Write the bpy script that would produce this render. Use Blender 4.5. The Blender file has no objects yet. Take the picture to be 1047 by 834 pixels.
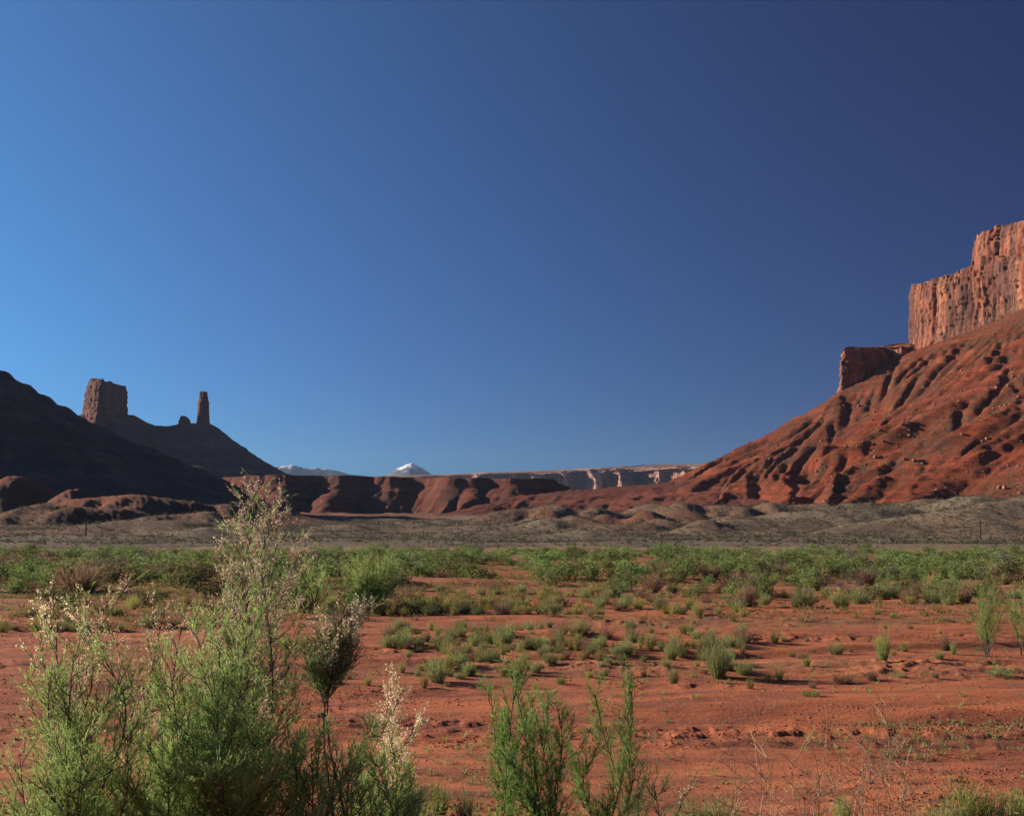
import bpy, math, random
import numpy as np
from mathutils import Vector

# ------------------------------------------------------------------ camera, sky, sun, exposure
SC = bpy.context.scene
COL = SC.collection
F = 1150.0; CU = 523.5; CV = 417.0; HORIZ = 538.0
EYE = 4.0
PITCH = math.atan((HORIZ - CV) / F)
cam_d = bpy.data.cameras.new('camera')
cam = bpy.data.objects.new('camera', cam_d); COL.objects.link(cam)
cam.location = (0, 0, EYE)
cam.rotation_euler = (math.pi / 2 + PITCH, 0, 0)
cam_d.sensor_width = 36.0
cam_d.lens = 36.0 * F / 1047.0
cam_d.clip_start = 0.05; cam_d.clip_end = 90000
SC.camera = cam
SC.render.resolution_x = 1024; SC.render.resolution_y = 815

SUN_EL = math.radians(19.0)
SUN_H = Vector((-0.935, 0.355)).normalized()          # horizontal direction towards the sun
SUN_DIR = Vector((SUN_H.x * math.cos(SUN_EL), SUN_H.y * math.cos(SUN_EL), math.sin(SUN_EL)))
world = bpy.data.worlds.new('World'); SC.world = world; world.use_nodes = True
wt = world.node_tree; wt.nodes.clear()
sky = wt.nodes.new('ShaderNodeTexSky'); sky.sky_type = 'NISHITA'; sky.sun_disc = False
sky.sun_elevation = SUN_EL
sky.sun_rotation = math.atan2(SUN_H.x, SUN_H.y)
sky.altitude = 1300; sky.air_density = 1.0; sky.dust_density = 0.05; sky.ozone_density = 3.0
bg = wt.nodes.new('ShaderNodeBackground'); bg.inputs[1].default_value = 0.1
wo = wt.nodes.new('ShaderNodeOutputWorld')
# polarising filter of the photograph: the sky darkens at right angles to the sun, the same from anywhere
tcw = wt.nodes.new('ShaderNodeTexCoord'); dp = wt.nodes.new('ShaderNodeVectorMath'); dp.operation = 'DOT_PRODUCT'
dp.inputs[1].default_value = SUN_DIR; wt.links.new(tcw.outputs['Generated'], dp.inputs[0])
def wm_(op, a, b=0.0):
    m = wt.nodes.new('ShaderNodeMath'); m.operation = op
    for i_, q in enumerate((a, b)):
        if hasattr(q, 'links'): wt.links.new(q, m.inputs[i_])
        else: m.inputs[i_].default_value = q
    return m.outputs[0]
ad = wm_('MINIMUM', wm_('ABSOLUTE', dp.outputs['Value']), 0.85)
sc_ = wt.nodes.new('ShaderNodeSeparateColor'); cb_ = wt.nodes.new('ShaderNodeCombineColor')
wt.links.new(sky.outputs[0], sc_.inputs[0])
EXPO = 0.95
for i_, (a0, g0, k0) in enumerate(((-4.20, .58, 1.66), (-4.00, .90, 2.05), (-3.46, 1.07, 1.45))):
    base = wm_('POWER', sc_.outputs[i_], g0)
    ex = wm_('POWER', math.e, wm_('MULTIPLY', ad, k0))
    wt.links.new(wm_('MULTIPLY', wm_('MULTIPLY', base, ex), math.exp(a0) * 10 / 2 ** EXPO), cb_.inputs[i_])
wt.links.new(cb_.outputs[0], bg.inputs[0]); wt.links.new(bg.outputs[0], wo.inputs[0])
sl = bpy.data.lights.new('sun', 'SUN'); sl.energy = 5.0; sl.angle = math.radians(0.5); sl.color = (1.0, 0.86, 0.70)
so = bpy.data.objects.new('sun', sl); COL.objects.link(so)
so.rotation_euler = SUN_DIR.to_track_quat('Z', 'Y').to_euler()
SC.view_settings.view_transform = 'Standard'; SC.view_settings.look = 'None'
SC.view_settings.gamma = 1.0; SC.view_settings.exposure = EXPO
SC.cycles.max_bounces = 5; SC.cycles.transparent_max_bounces = 6
SC.cycles.volume_bounces = 0

rng = np.random.default_rng(7)
random.seed(7)

# ------------------------------------------------------------------ helpers
def ray(u, v):
    a = (u - CU) / F; b = (CV - v) / F
    cp, sp = math.cos(PITCH), math.sin(PITCH)
    return a, cp - b * sp, sp + b * cp
def P(u, v, Y):                     # the point on a sight line at forward distance Y
    a, fy, fz = ray(u, v)
    return np.array([a / fy * Y, Y, EYE + fz / fy * Y])

_perm = np.random.default_rng(11).permutation(512)
_perm = np.concatenate([_perm, _perm])
_gr = np.random.default_rng(12).uniform(0, 2 * math.pi, 512)
_gx, _gy = np.cos(_gr), np.sin(_gr)
_vr = np.random.default_rng(13).uniform(0, 1, 512)
def noise(x, y, seed=0):
    x = np.asarray(x, float) + seed * 17.37; y = np.asarray(y, float) + seed * 9.91
    xi = np.floor(x).astype(np.int64); yi = np.floor(y).astype(np.int64)
    xf = x - xi; yf = y - yi
    def g(ix, iy, dx, dy):
        h = _perm[(_perm[ix & 511] + iy) & 511]
        return _gx[h] * dx + _gy[h] * dy
    u = xf * xf * xf * (xf * (xf * 6 - 15) + 10); v = yf * yf * yf * (yf * (yf * 6 - 15) + 10)
    n00 = g(xi, yi, xf, yf); n10 = g(xi + 1, yi, xf - 1, yf)
    n01 = g(xi, yi + 1, xf, yf - 1); n11 = g(xi + 1, yi + 1, xf - 1, yf - 1)
    return ((n00 * (1 - u) + n10 * u) * (1 - v) + (n01 * (1 - u) + n11 * u) * v) * 1.5
def fbm(x, y, o=4, seed=0, g=0.5):
    s = 0; a = 1.0
    for k in range(o):
        s = s + a * noise(x * 2 ** k, y * 2 ** k, seed + k * 3); a *= g
    return s
def ridged(x, y, o=3, seed=0, g=0.5):
    s = 0; a = 1.0; t = 0
    for k in range(o):
        s = s + a * (1 - np.abs(noise(x * 2 ** k, y * 2 ** k, seed + k * 5)) * 2); t += a; a *= g
    return s / t
def sstep(a, b, x):
    t = np.clip((x - a) / (b - a), 0, 1); return t * t * (3 - 2 * t)
def cells(x, y, seed=0):            # 1-D style column cells: value per cell and distance to its edge
    n = np.floor(x).astype(np.int64)
    return _vr[(_perm[(n + seed * 31) & 511])]

def erode(h, cell, batches, n, steps, seed=0, k_er=0.05, k_dep=0.12, cap=4.0, inertia=0.15, evap=0.02, lim=14.0):
    """rain drops running down a height grid: they cut gullies and drop what they carry where it flattens"""
    h_in = h; h = h / cell; r = np.random.default_rng(seed); ny, nx = h.shape
    hf = h.ravel().copy()
    for b in range(batches):
        x = r.uniform(2, nx - 3, n); y = r.uniform(2, ny - 3, n)
        dx = np.zeros(n); dy = np.zeros(n); sp = np.ones(n); w = 1.0; sed = np.zeros(n)
        for s in range(steps):
            i = x.astype(np.int64); j = y.astype(np.int64); fx = x - i; fy = y - j; o = j * nx + i
            a = hf[o]; bb = hf[o + 1]; c = hf[o + nx]; d = hf[o + nx + 1]
            gx = (bb - a) * (1 - fy) + (d - c) * fy; gy = (c - a) * (1 - fx) + (d - bb) * fx
            h0 = (a * (1 - fx) + bb * fx) * (1 - fy) + (c * (1 - fx) + d * fx) * fy
            dx = dx * inertia - gx * (1 - inertia); dy = dy * inertia - gy * (1 - inertia)
            L = np.hypot(dx, dy) + 1e-9; dx /= L; dy /= L
            x2 = np.clip(x + dx, 1, nx - 3); y2 = np.clip(y + dy, 1, ny - 3)
            i2 = x2.astype(np.int64); j2 = y2.astype(np.int64); fx2 = x2 - i2; fy2 = y2 - j2; o2 = j2 * nx + i2
            h1 = (hf[o2] * (1 - fx2) + hf[o2 + 1] * fx2) * (1 - fy2) + (hf[o2 + nx] * (1 - fx2) + hf[o2 + nx + 1] * fx2) * fy2
            dh = h1 - h0
            cp = np.maximum(-dh, 0.01) * sp * w * cap
            dep = np.where(dh > 0, np.minimum(dh, sed), np.where(sed > cp, (sed - cp) * k_dep, 0))
            er = np.where((dh < 0) & (sed <= cp), np.minimum((cp - sed) * k_er, -dh * .5), 0)
            am = dep - er; sed = sed - am
            tot = np.bincount(np.concatenate([o, o + 1, o + nx, o + nx + 1]), np.concatenate([am * (1 - fx) * (1 - fy), am * fx * (1 - fy), am * (1 - fx) * fy, am * fx * fy]), hf.size)
            hf += np.clip(tot, -0.03, 0.03)
            sp = np.sqrt(np.maximum(sp * sp - dh, 0.05)).clip(0, 4); w *= 1 - evap
            x, y = x2, y2
        q = hf.reshape(ny, nx).copy()
        q[1:-1, 1:-1] += 0.06 * (q[:-2, 1:-1] + q[2:, 1:-1] + q[1:-1, :-2] + q[1:-1, 2:] - 4 * q[1:-1, 1:-1]); hf = q.ravel()
    e = hf.reshape(ny, nx) * cell - h_in
    e[:4] = 0; e[-4:] = 0; e[:, :4] = 0; e[:, -4:] = 0
    return np.clip(e, -lim, lim)

def mesh_obj(name, verts, faces, mat, parent=None, smooth=False, attrs=None, mats=None, midx=None):
    verts = np.asarray(verts, np.float32); faces = np.asarray(faces, np.int32)
    me = bpy.data.meshes.new(name)
    me.vertices.add(len(verts)); me.vertices.foreach_set('co', verts.ravel())
    k = faces.shape[1]; nf = len(faces)
    me.loops.add(nf * k); me.loops.foreach_set('vertex_index', faces.ravel())
    me.polygons.add(nf); me.polygons.foreach_set('loop_start', np.arange(0, nf * k, k, dtype=np.int32))
    me.polygons.foreach_set('loop_total', np.full(nf, k, np.int32))
    if smooth: me.polygons.foreach_set('use_smooth', np.ones(nf, bool))
    for m in (mats or [mat]): me.materials.append(m)
    if midx is not None: me.polygons.foreach_set('material_index', np.asarray(midx, np.int32))
    for an, av in (attrs or {}).items():
        at = me.attributes.new(an, 'FLOAT', 'POINT'); at.data.foreach_set('value', np.asarray(av, np.float32).ravel())
    me.update()
    o = bpy.data.objects.new(name, me); COL.objects.link(o)
    if parent: o.parent = parent
    return o
def grid_faces(nr, nc, close=False):
    i = np.arange(nr - 1)[:, None]; j = np.arange(nc if close else nc - 1)[None, :]
    j2 = (j + 1) % nc
    a = i * nc + j; b = i * nc + j2; c = (i + 1) * nc + j2; d = (i + 1) * nc + j
    return np.stack([a, b, c, d], -1).reshape(-1, 4)
def tag(o, label=None, cat=None, group=None, kind=None):
    if label: o['label'] = label
    if cat: o['category'] = cat
    if group: o['group'] = group
    if kind: o['kind'] = kind
    return o
def empty(name, loc):
    o = bpy.data.objects.new(name, None); COL.objects.link(o); o.location = loc
    o.empty_display_size = 0.1
    return o

class Mat:
    def __init__(s, name, rough=0.95):
        s.m = bpy.data.materials.new(name); s.m.use_nodes = True
        s.t = s.m.node_tree; s.n = s.t.nodes; s.l = s.t.links
        s.b = s.n['Principled BSDF']; s.out = s.n['Material Output']
        s.b.inputs['Roughness'].default_value = rough
        s.b.inputs['Specular IOR Level'].default_value = 0.15
        s._c = None
    def geo(s, scale=(1, 1, 1), obj=False):
        tc = s.n.new('ShaderNodeTexCoord'); mp = s.n.new('ShaderNodeMapping')
        s.l.new(tc.outputs['Object'], mp.inputs[0])
        mp.inputs['Scale'].default_value = scale
        return mp.outputs[0]
    def noise(s, scale, vec=None, detail=5, rough=0.6, dist=0.0):
        n = s.n.new('ShaderNodeTexNoise'); n.inputs['Scale'].default_value = scale
        n.inputs['Detail'].default_value = detail; n.inputs['Roughness'].default_value = rough
        n.inputs['Distortion'].default_value = dist
        if vec is not None: s.l.new(vec, n.inputs['Vector'])
        return n.outputs[0]
    def vor(s, scale, vec=None, feat='F1', out='Distance'):
        n = s.n.new('ShaderNodeTexVoronoi'); n.feature = feat; n.inputs['Scale'].default_value = scale
        if vec is not None: s.l.new(vec, n.inputs['Vector'])
        return n.outputs[out]
    def ramp(s, fac, stops, interp='LINEAR'):
        r = s.n.new('ShaderNodeValToRGB'); r.color_ramp.interpolation = interp
        e = r.color_ramp.elements
        while len(e) < len(stops): e.new(0.5)
        for k, (p, c) in enumerate(stops):
            e[k].position = p
            if not hasattr(c, '__len__'): c = (c, c, c)
            e[k].color = (*c, 1)
        s.l.new(fac, r.inputs[0]); return r.outputs[0]
    def attr(s, name):
        a = s.n.new('ShaderNodeAttribute'); a.attribute_name = name; return a.outputs['Fac']
    def sep(s, vec):
        x = s.n.new('ShaderNodeSeparateXYZ'); s.l.new(vec, x.inputs[0]); return x.outputs
    def normal_z(s):
        g = s.n.new('ShaderNodeNewGeometry'); return s.sep(g.outputs['Normal'])[2]
    def mix(s, fac, a, b, mode='MIX'):
        m = s.n.new('ShaderNodeMix'); m.data_type = 'RGBA'; m.blend_type = mode
        for inp, v in ((m.inputs[0], fac), (m.inputs[6], a), (m.inputs[7], b)):
            if hasattr(v, 'is_linked') or hasattr(v, 'links'): s.l.new(v, inp)
            elif hasattr(v, '__len__'): inp.default_value = (*v, 1)
            else: inp.default_value = v if inp.name == 'Factor' else (v, v, v, 1)
        return m.outputs[2]
    def math(s, op, a, b=0.0):
        m = s.n.new('ShaderNodeMath'); m.operation = op
        for inp, v in ((m.inputs[0], a), (m.inputs[1], b)):
            if hasattr(v, 'links'): s.l.new(v, inp)
            else: inp.default_value = v
        return m.outputs[0]
    def color(s, c):
        if hasattr(c, 'links'): s.l.new(c, s.b.inputs['Base Color'])
        else: s.b.inputs['Base Color'].default_value = (*c, 1)
        s._c = c; return s
    def bump(s, h, dist, strength=1.0):
        b = s.n.new('ShaderNodeBump'); b.inputs['Distance'].default_value = dist
        b.inputs['Strength'].default_value = strength
        s.l.new(h, b.inputs['Height']); s.l.new(b.outputs[0], s.b.inputs['Normal']); return s
    def leafy(s, tr=0.35):
        t = s.n.new('ShaderNodeBsdfTranslucent'); mx = s.n.new('ShaderNodeMixShader'); mx.inputs[0].default_value = tr
        if hasattr(s._c, 'links'): s.l.new(s._c, t.inputs[0])
        else: t.inputs[0].default_value = (*s._c, 1)
        s.l.new(s.b.outputs[0], mx.inputs[1]); s.l.new(t.outputs[0], mx.inputs[2]); s.l.new(mx.outputs[0], s.out.inputs[0])
        return s

# ------------------------------------------------------------------ materials of the land
def mat_sand():
    m = Mat('red_sand')
    v = m.geo()
    vs = m.geo((0.3, 1.0, 1.0))
    big = m.noise(0.09, vs, 4)
    mid = m.noise(0.9, vs, 6, 0.65)
    fine = m.noise(9.0, v, 5, 0.7)
    c = m.ramp(big, [(0.3, (0.36, 0.100, 0.042)), (0.5, (0.45, 0.138, 0.058)), (0.7, (0.52, 0.185, 0.085))])
    c = m.mix(m.ramp(mid, [(0.40, 0.0), (0.62, 1.0)]), c, (0.235, 0.078, 0.046))
    c = m.mix(m.ramp(fine, [(0.5, 0.0), (0.75, 0.6)]), c, (0.40, 0.165, 0.095))
    cr = m.noise(0.55, m.geo((0.22, 1.0, 1.0)), 8, 0.75, 0.5)
    c = m.mix(m.ramp(cr, [(0.52, 0.0), (0.62, 0.6)]), c, (0.21, 0.068, 0.04))
    litter = m.math('MULTIPLY', m.ramp(m.noise(4.0, v, 6, 0.75), [(0.56, 0.0), (0.66, 1.0)]), m.ramp(m.noise(0.25, vs, 3), [(0.45, 0.0), (0.6, 0.85)]))
    c = m.mix(litter, c, (0.13, 0.075, 0.055))
    grass = m.attr('grass')
    gn = m.ramp(m.noise(1.3, m.geo((0.5, 1, 1)), 6, 0.7), [(0.38, 0.0), (0.55, 1.0)])
    gc = m.ramp(m.noise(0.3, v, 4), [(0.35, (0.15, 0.14, 0.06)), (0.65, (0.24, 0.20, 0.105))])
    c = m.mix(m.math('MULTIPLY', grass, gn), c, gc)
    m.color(c)
    h = m.math('ADD', m.math('MULTIPLY', m.noise(4.0, vs, 8, 0.75), 1.0), m.math('MULTIPLY', m.noise(14.0, v, 4, 0.6), 0.35))
    m.bump(h, 0.10, 0.8)
    return m.m

def mat_foothill():
    m = Mat('sage_hill_soil')
    v = m.geo()
    red = m.attr('red'); pale = m.attr('pale')
    n1 = m.noise(0.02, v, 5, 0.6, 0.4)
    c = m.ramp(n1, [(0.32, (0.17, 0.128, 0.09)), (0.5, (0.24, 0.185, 0.128)), (0.68, (0.32, 0.25, 0.17))])
    rc = m.ramp(m.noise(0.012, m.geo((1, 1, 5)), 5, 0.6), [(0.35, (0.10, 0.05, 0.035)), (0.5, (0.20, 0.072, 0.04)), (0.62, (0.27, 0.085, 0.042)), (0.75, (0.15, 0.085, 0.055))])
    c = m.mix(red, c, rc)
    c = m.mix(pale, c, (0.29, 0.215, 0.135))
    dots = m.ramp(m.vor(0.62, m.geo((1, 0.7, 1)), out='Distance'), [(0.22, 0.85), (0.40, 0.0)])
    keep = m.ramp(m.noise(0.05, v, 3), [(0.35, 0.15), (0.6, 0.9)])
    c = m.mix(m.math('MULTIPLY', dots, keep), c, (0.085, 0.085, 0.052))
    m.color(c)
    m.bump(m.noise(0.5, v, 8, 0.8), 2.6, 1.0)
    return m.m

def mat_talus(name, base, dark, veg=0.4, scale=1.0, veg_c=(0.12, 0.105, 0.07), strata=0.6):
    m = Mat(name)
    v = m.geo()
    n = m.noise(0.018 * scale, v, 6, 0.62, 0.5)
    c = m.ramp(n, [(0.34, dark), (0.5, base), (0.66, tuple(min(1, x * 1.22) for x in base))])
    st = m.noise(0.05 * scale, m.geo((0.05, 0.05, 1.6)), 5, 0.7)
    c = m.mix(m.math('MULTIPLY', m.ramp(st, [(0.44, 0.0), (0.56, 1.0)]), strata), c, tuple(x * 0.55 for x in base))
    vg = m.attr('veg')
    vn = m.ramp(m.noise(0.09 * scale, v, 7, 0.78), [(0.44, 0.0), (0.58, 1.0)])
    c = m.mix(m.math('MULTIPLY', m.math('MULTIPLY', vg, vn), veg), c, veg_c)
    sp = m.ramp(m.vor(0.16 * scale, v, out='Distance'), [(0.10, 1.0), (0.22, 0.0)])
    sk = m.ramp(m.noise(0.03, v, 3), [(0.45, 0.0), (0.6, 0.85)])
    c = m.mix(m.math('MULTIPLY', sp, sk), c, (0.07, 0.065, 0.045))
    m.color(c)
    c2 = m.ramp(m.noise(0.5 * scale, v, 6, 0.8), [(0.36, 0.62), (0.5, 1.08), (0.66, 1.45)])
    m.color(m.mix(0.8, c, c2, 'MULTIPLY'))
    m.bump(m.noise(0.22 * scale, v, 10, 0.84), 6.5 / scale, 1.0)
    return m.m

def mat_cliff(name, base, dark, pale, scale=1.0, var=1.0):
    m = Mat(name)
    v = m.geo((1, 1, 0.12))
    n = m.noise(0.05 * scale, v, 6, 0.65, 0.6)
    c = m.ramp(n, [(0.34, dark), (0.48, base), (0.62, pale)])
    st = m.noise(0.05 * scale, m.geo((0.06, 0.06, 1.3)), 5, 0.7)
    c = m.mix(m.math('MULTIPLY', m.ramp(st, [(0.47, 0.0), (0.6, 1.0)]), 0.55 * var), c, tuple(x * 0.62 for x in base))
    vs = m.noise(0.07 * scale, m.geo((1, 1, 0.09)), 7, 0.75)
    c = m.mix(m.math('MULTIPLY', m.ramp(vs, [(0.45, 0.0), (0.53, 1.0)]), 0.82 * var), c, (0.11, 0.06, 0.05))   # desert varnish streaks
    m.color(c)
    h = m.math('ADD', m.noise(0.12 * scale, m.geo((1, 1, 0.25)), 8, 0.7), m.math('MULTIPLY', m.noise(0.35 * scale, m.geo((0.4, 0.4, 1.5)), 6, 0.7), 0.5))
    m.bump(h, 5.0 / scale, 0.9)
    return m.m

M_SAND = mat_sand(); M_FOOT = mat_foothill()
M_TALUS = mat_talus('red_talus', (0.33, 0.078, 0.034), (0.20, 0.055, 0.031), 0.85, veg_c=(0.12, 0.085, 0.052), strata=.9)
M_TALUS_C = mat_talus('red_mesa_slope', (0.235, 0.062, 0.038), (0.15, 0.045, 0.032), 0.6, 0.9, strata=.85)
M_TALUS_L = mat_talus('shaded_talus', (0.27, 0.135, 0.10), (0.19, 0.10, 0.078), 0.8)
M_CLIFF = mat_cliff('red_cliff_rock', (0.34, 0.118, 0.066), (0.19, 0.065, 0.042), (0.47, 0.205, 0.115))
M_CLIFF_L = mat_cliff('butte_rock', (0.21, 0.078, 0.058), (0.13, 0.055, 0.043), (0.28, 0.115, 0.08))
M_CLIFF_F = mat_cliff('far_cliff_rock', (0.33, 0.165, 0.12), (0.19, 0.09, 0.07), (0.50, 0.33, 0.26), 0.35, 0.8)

# ------------------------------------------------------------------ ground sheet
def G(x, y):
    x = np.asarray(x, float); y = np.asarray(y, float)
    z = 2.4 * (1 - sstep(1, 14, y + 0.35 * noise(x / 3.0, y / 3.0, 3)))
    z = z + 0.28 * noise(x / 26.0, y / 7.0, 5) + 0.12 * noise(x / 9.0, y / 3.2, 6) + 0.05 * ridged(x / 6.0, y / 1.6, 2, 7)
    rg = noise(x / 34.0, y / 9.0, 8)
    z = z + 0.16 * sstep(0.02, 0.12, rg)                       # low wash banks
    return z
def Gdetail(x, y):
    rough = sstep(-0.15, 0.35, noise(x / 14.0, y / 3.5, 21)) * 0.8 + 0.2
    a = 0.055 * rough * fbm(x / 1.5, y / 0.7, 4, 31, .62) + 0.05 * sstep(.1, .25, noise(x / .5, y / .4, 41)) * rough * sstep(.0, .3, noise(x / 6, y / 2, 43))
    return a * (1 - sstep(60, 160, y))
def polar_sheet(r0, r1, ratio, az, daz):
    nr = int(math.log(r1 / r0) / ratio) + 2
    r = r0 * np.exp(np.linspace(0, math.log(r1 / r0), nr))
    core = np.arange(-az, az + daz / 2, daz)
    a = np.radians(core)
    return r, a
r, a = polar_sheet(13.0, 260, 0.0042, 33, 0.065)
r = np.concatenate([[0.3, 2, 4, 6, 7.5, 9, 10, 11, 12], r, 260 * np.exp(np.linspace(0.05, 4.9, 40))])
aw = np.radians(np.concatenate([np.arange(-180, -33.2, 3.0), np.degrees(a), np.arange(35, 180, 3.0)]))
R_, A_ = np.meshgrid(r, aw, indexing='ij')
X = R_ * np.sin(A_); Y = R_ * np.cos(A_)
Z = G(X, Y) * (1 - sstep(400, 900, R_)) + Gdetail(X, Y) * (np.abs(A_) < 0.6) * (R_ > 12.5)
Z = Z - 6 * sstep(260, 600, R_)
gr = sstep(52, 66, Y) * (1 - sstep(84, 92, Y)) * 0.55 + sstep(95, 150, Y) * 1.0
gr = gr * (0.55 + 0.9 * noise(X / 18, Y / 10, 51) + sstep(120, 170, Y)).clip(0, 1) + 0.35 * sstep(0.1, 0.4, noise(X / 16, Y / 5, 52)) * sstep(26, 34, Y)
o = mesh_obj('ground', np.stack([X, Y, Z], -1).reshape(-1, 3), grid_faces(len(r), len(aw), True)[:, ::-1], M_SAND, smooth=True, attrs={'grass': gr.clip(0, 1)})
tag(o, 'red sandy desert flat crossed by low wash banks', kind='structure')

# ------------------------------------------------------------------ foothills
# crest point (u, v), distance, half width across (m), half depth (m), redness, paleness
MOUNDS = [
 (1080, 500, 335, 64, 38, .15, .1), (1000, 513, 326, 48, 28, .15, .1), (940, 528, 312, 40, 22, .15, .1),
 (880, 512, 440, 46, 44, .0, .6), (828, 522, 420, 40, 46, .05, .4), (990, 508, 480, 60, 50, .1, .2), (775, 531, 400, 38, 40, .1, .2),
 (800, 513, 640, 34, 40, .5, .2), (730, 515, 620, 28, 34, .6, .15), (862, 512, 660, 32, 40, .35, .3), (955, 508, 690, 60, 44, .3, .2), (1050, 503, 680, 60, 44, .4, .1),
 (664, 517, 480, 19, 26, .85, 0), (700, 514, 500, 25, 32, .7, 0), (728, 524, 450, 20, 26, .6, .1), (690, 531, 440, 12, 18, .55, 0), (645, 526, 450, 12, 20, .8, 0),
 (622, 519, 500, 20, 26, .5, 0), (592, 521, 480, 20, 26, .7, 0), (566, 518, 540, 22, 30, .6, 0), (540, 526, 470, 18, 24, .4, 0),
 (680, 527, 400, 19, 24, .6, 0), (640, 530, 385, 19, 20, .7, 0), (603, 528, 400, 20, 22, .45, 0), (714, 531, 375, 18, 20, .4, .1), (564, 529, 400, 20, 22, .3, 0), (745, 526, 420, 20, 22, .35, .1), (655, 538, 325, 16, 16, .35, 0), (530, 541, 350, 16, 20, .15, 0), (590, 541, 340, 14, 18, .2, 0),
 (520, 517, 600, 38, 36, .5, .1), (565, 514, 600, 34, 36, .6, .1), (610, 515, 590, 34, 36, .55, .2), (655, 513, 610, 36, 36, .5, .3), (700, 512, 600, 34, 36, .5, .35), (745, 513, 590, 36, 36, .45, .4), (790, 512, 600, 36, 36, .4, .4), (835, 513, 600, 34, 36, .4, .4), (880, 512, 610, 36, 36, .4, .3),
 (606, 545, 290, 22, 26, .1, 0), (640, 550, 270, 20, 24, .1, .1), (560, 549, 280, 24, 24, .05, 0),
 (520, 531, 440, 30, 34, .15, .15), (470, 536, 400, 34, 36, .05, .1), (420, 531, 440, 44, 40, .05, .2), (365, 535, 400, 32, 36, 0, .1),
 (452, 546, 300, 14, 16, 0, 0), (405, 549, 290, 26, 26, 0, 0), (330, 545, 300, 26, 28, 0, .05), (700, 546, 320, 30, 30, .1, .3), (745, 544, 340, 26, 30, .05, .3),
 (20, 483, 700, 45, 60, 1, 0), (-30, 470, 760, 90, 90, 1, 0), (72, 491, 660, 30, 46, 1, 0), (110, 497, 640, 34, 44, .9, 0), (150, 504, 640, 34, 44, .95, 0), (195, 510, 650, 36, 46, .8, 0), (235, 515, 660, 34, 44, .8, 0), (270, 519, 680, 40, 40, .7, 0),
 (30, 510, 480, 26, 34, .5, 0), (75, 513, 470, 24, 30, .75, 0), (118, 516, 470, 26, 32, .55, 0), (160, 520, 450, 26, 30, .6, 0), (210, 522, 470, 30, 32, .4, 0), (255, 528, 440, 28, 30, .2, 0),
 (15, 534, 340, 24, 26, .45, 0), (60, 539, 320, 22, 24, .55, 0), (120, 533, 350, 26, 28, .3, 0), (175, 531, 350, 24, 26, .25, .1), (205, 540, 320, 24, 24, .15, .1), (285, 541, 330, 26, 26, 0, .1),
 (130, 549, 260, 30, 24, 0, .15), (40, 551, 250, 30, 22, 0, .1), (230, 551, 250, 30, 22, 0, .1), (820, 551, 270, 34, 26, 0, .35),
]
MW = []
for (u, v, D, wx, wy, rd, pl) in MOUNDS:
    p = P(u, v, D); MW.append((p[0], p[1], p[2], wx, wy, rd, pl))
def Fbase(x, y):
    r = np.hypot(x, y)
    return -2.0 + 2.9 * sstep(194, 225, r) + 0.6 * sstep(240, 420, r) + 9.5 * sstep(470, 950, r) + 13 * sstep(850, 1900, r) + 6.0 * sstep(2000, 3600, r)
def FH(x, y, full=False):
    r = np.hypot(x, y)
    z0 = Fbase(x, y)
    wx_ = x + 7 * noise(x / 38, y / 45, 61) + 3.5 * noise(x / 15, y / 15, 62)
    wy_ = y + 12 * noise(x / 45, y / 45, 63)
    top = np.zeros_like(r); acc = np.zeros_like(r); red = np.zeros_like(r); pale = np.zeros_like(r); ws = np.full_like(r, 1e-4)
    for (mx, my, mz, wx, wy, rd, pl) in MW:
        kk = .98 if rd > .3 and mx > -100 else 1.15
        q = np.hypot((wx_ - mx) / (wx * kk), (wy_ - my) / (wy * kk * 1.1))
        hm = mz - Fbase(np.array(mx), np.array(my))
        sh = np.clip(1 - q, 0, 1); sh = sh * sh * (3 - 2 * sh) * 0.6 + np.clip(1 - q, 0, 1) * 0.4
        c = hm * sh
        acc = acc + np.clip(c, 0, None) ** 4
        w = np.exp(-q * q * 1.2); red += w * rd; pale += w * pl; ws += w
    top = acc ** 0.25
    m = sstep(0.5, 6, top)
    gul = ridged(wx_ / 26, wy_ / 34, 3, 71) - 0.62
    gul2 = ridged(x / 8.0, y / 10.0, 2, 75) - 0.6
    rs = (1 + .15 * (1 - sstep(-160, -60, x))) * (0.16 + 1.0 * (red / ws) * (1 - np.exp(-ws * 1.5)))
    z = z0 + top + m * rs * (np.clip(top * 0.36, 0.3, 4.5) * gul + 0.8 * gul2) + 0.9 * noise(x / 40, y / 40, 66) * sstep(200, 260, r)
    ap = sstep(215, 300, r)
    z = z + ap * (1.5 * (ridged(wx_ / 70, wy_ / 60, 2, 64) - 0.55) + 0.8 * (ridged(x / 17, y / 20, 2, 65) - 0.55))
    z = z + (0.4 + 1.5 * (1 - sstep(-140, -60, x))) * np.clip(rs, 0, 1.2) * m * (ridged(wx_ / 11, wy_ / 16, 3, 73) - .6)
    far = sstep(560, 950, r)
    z = z + far * 5.0 * (ridged(x / 110, y / 120, 3, 68) - 0.5)
    if full:
        rr = 1.15 * (red / ws) * (1 - np.exp(-ws * 4)) + 0.25 * noise(x / 60, y / 60, 80)
        rr = np.maximum(rr, 0.9 * sstep(720, 1000, r))
        return z, rr.clip(0, 1), ((pale / ws) * 0.9 + 0.18 * noise(x / 50, y / 50, 81)).clip(0, .7)
    return z
_FH0 = FH
_ex = np.arange(-440, 440, 2.0); _ey = np.arange(196, 960, 2.0)
_EX, _EY = np.meshgrid(_ex, _ey)
_h0, _r0, _p0 = _FH0(_EX, _EY, True)
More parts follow.
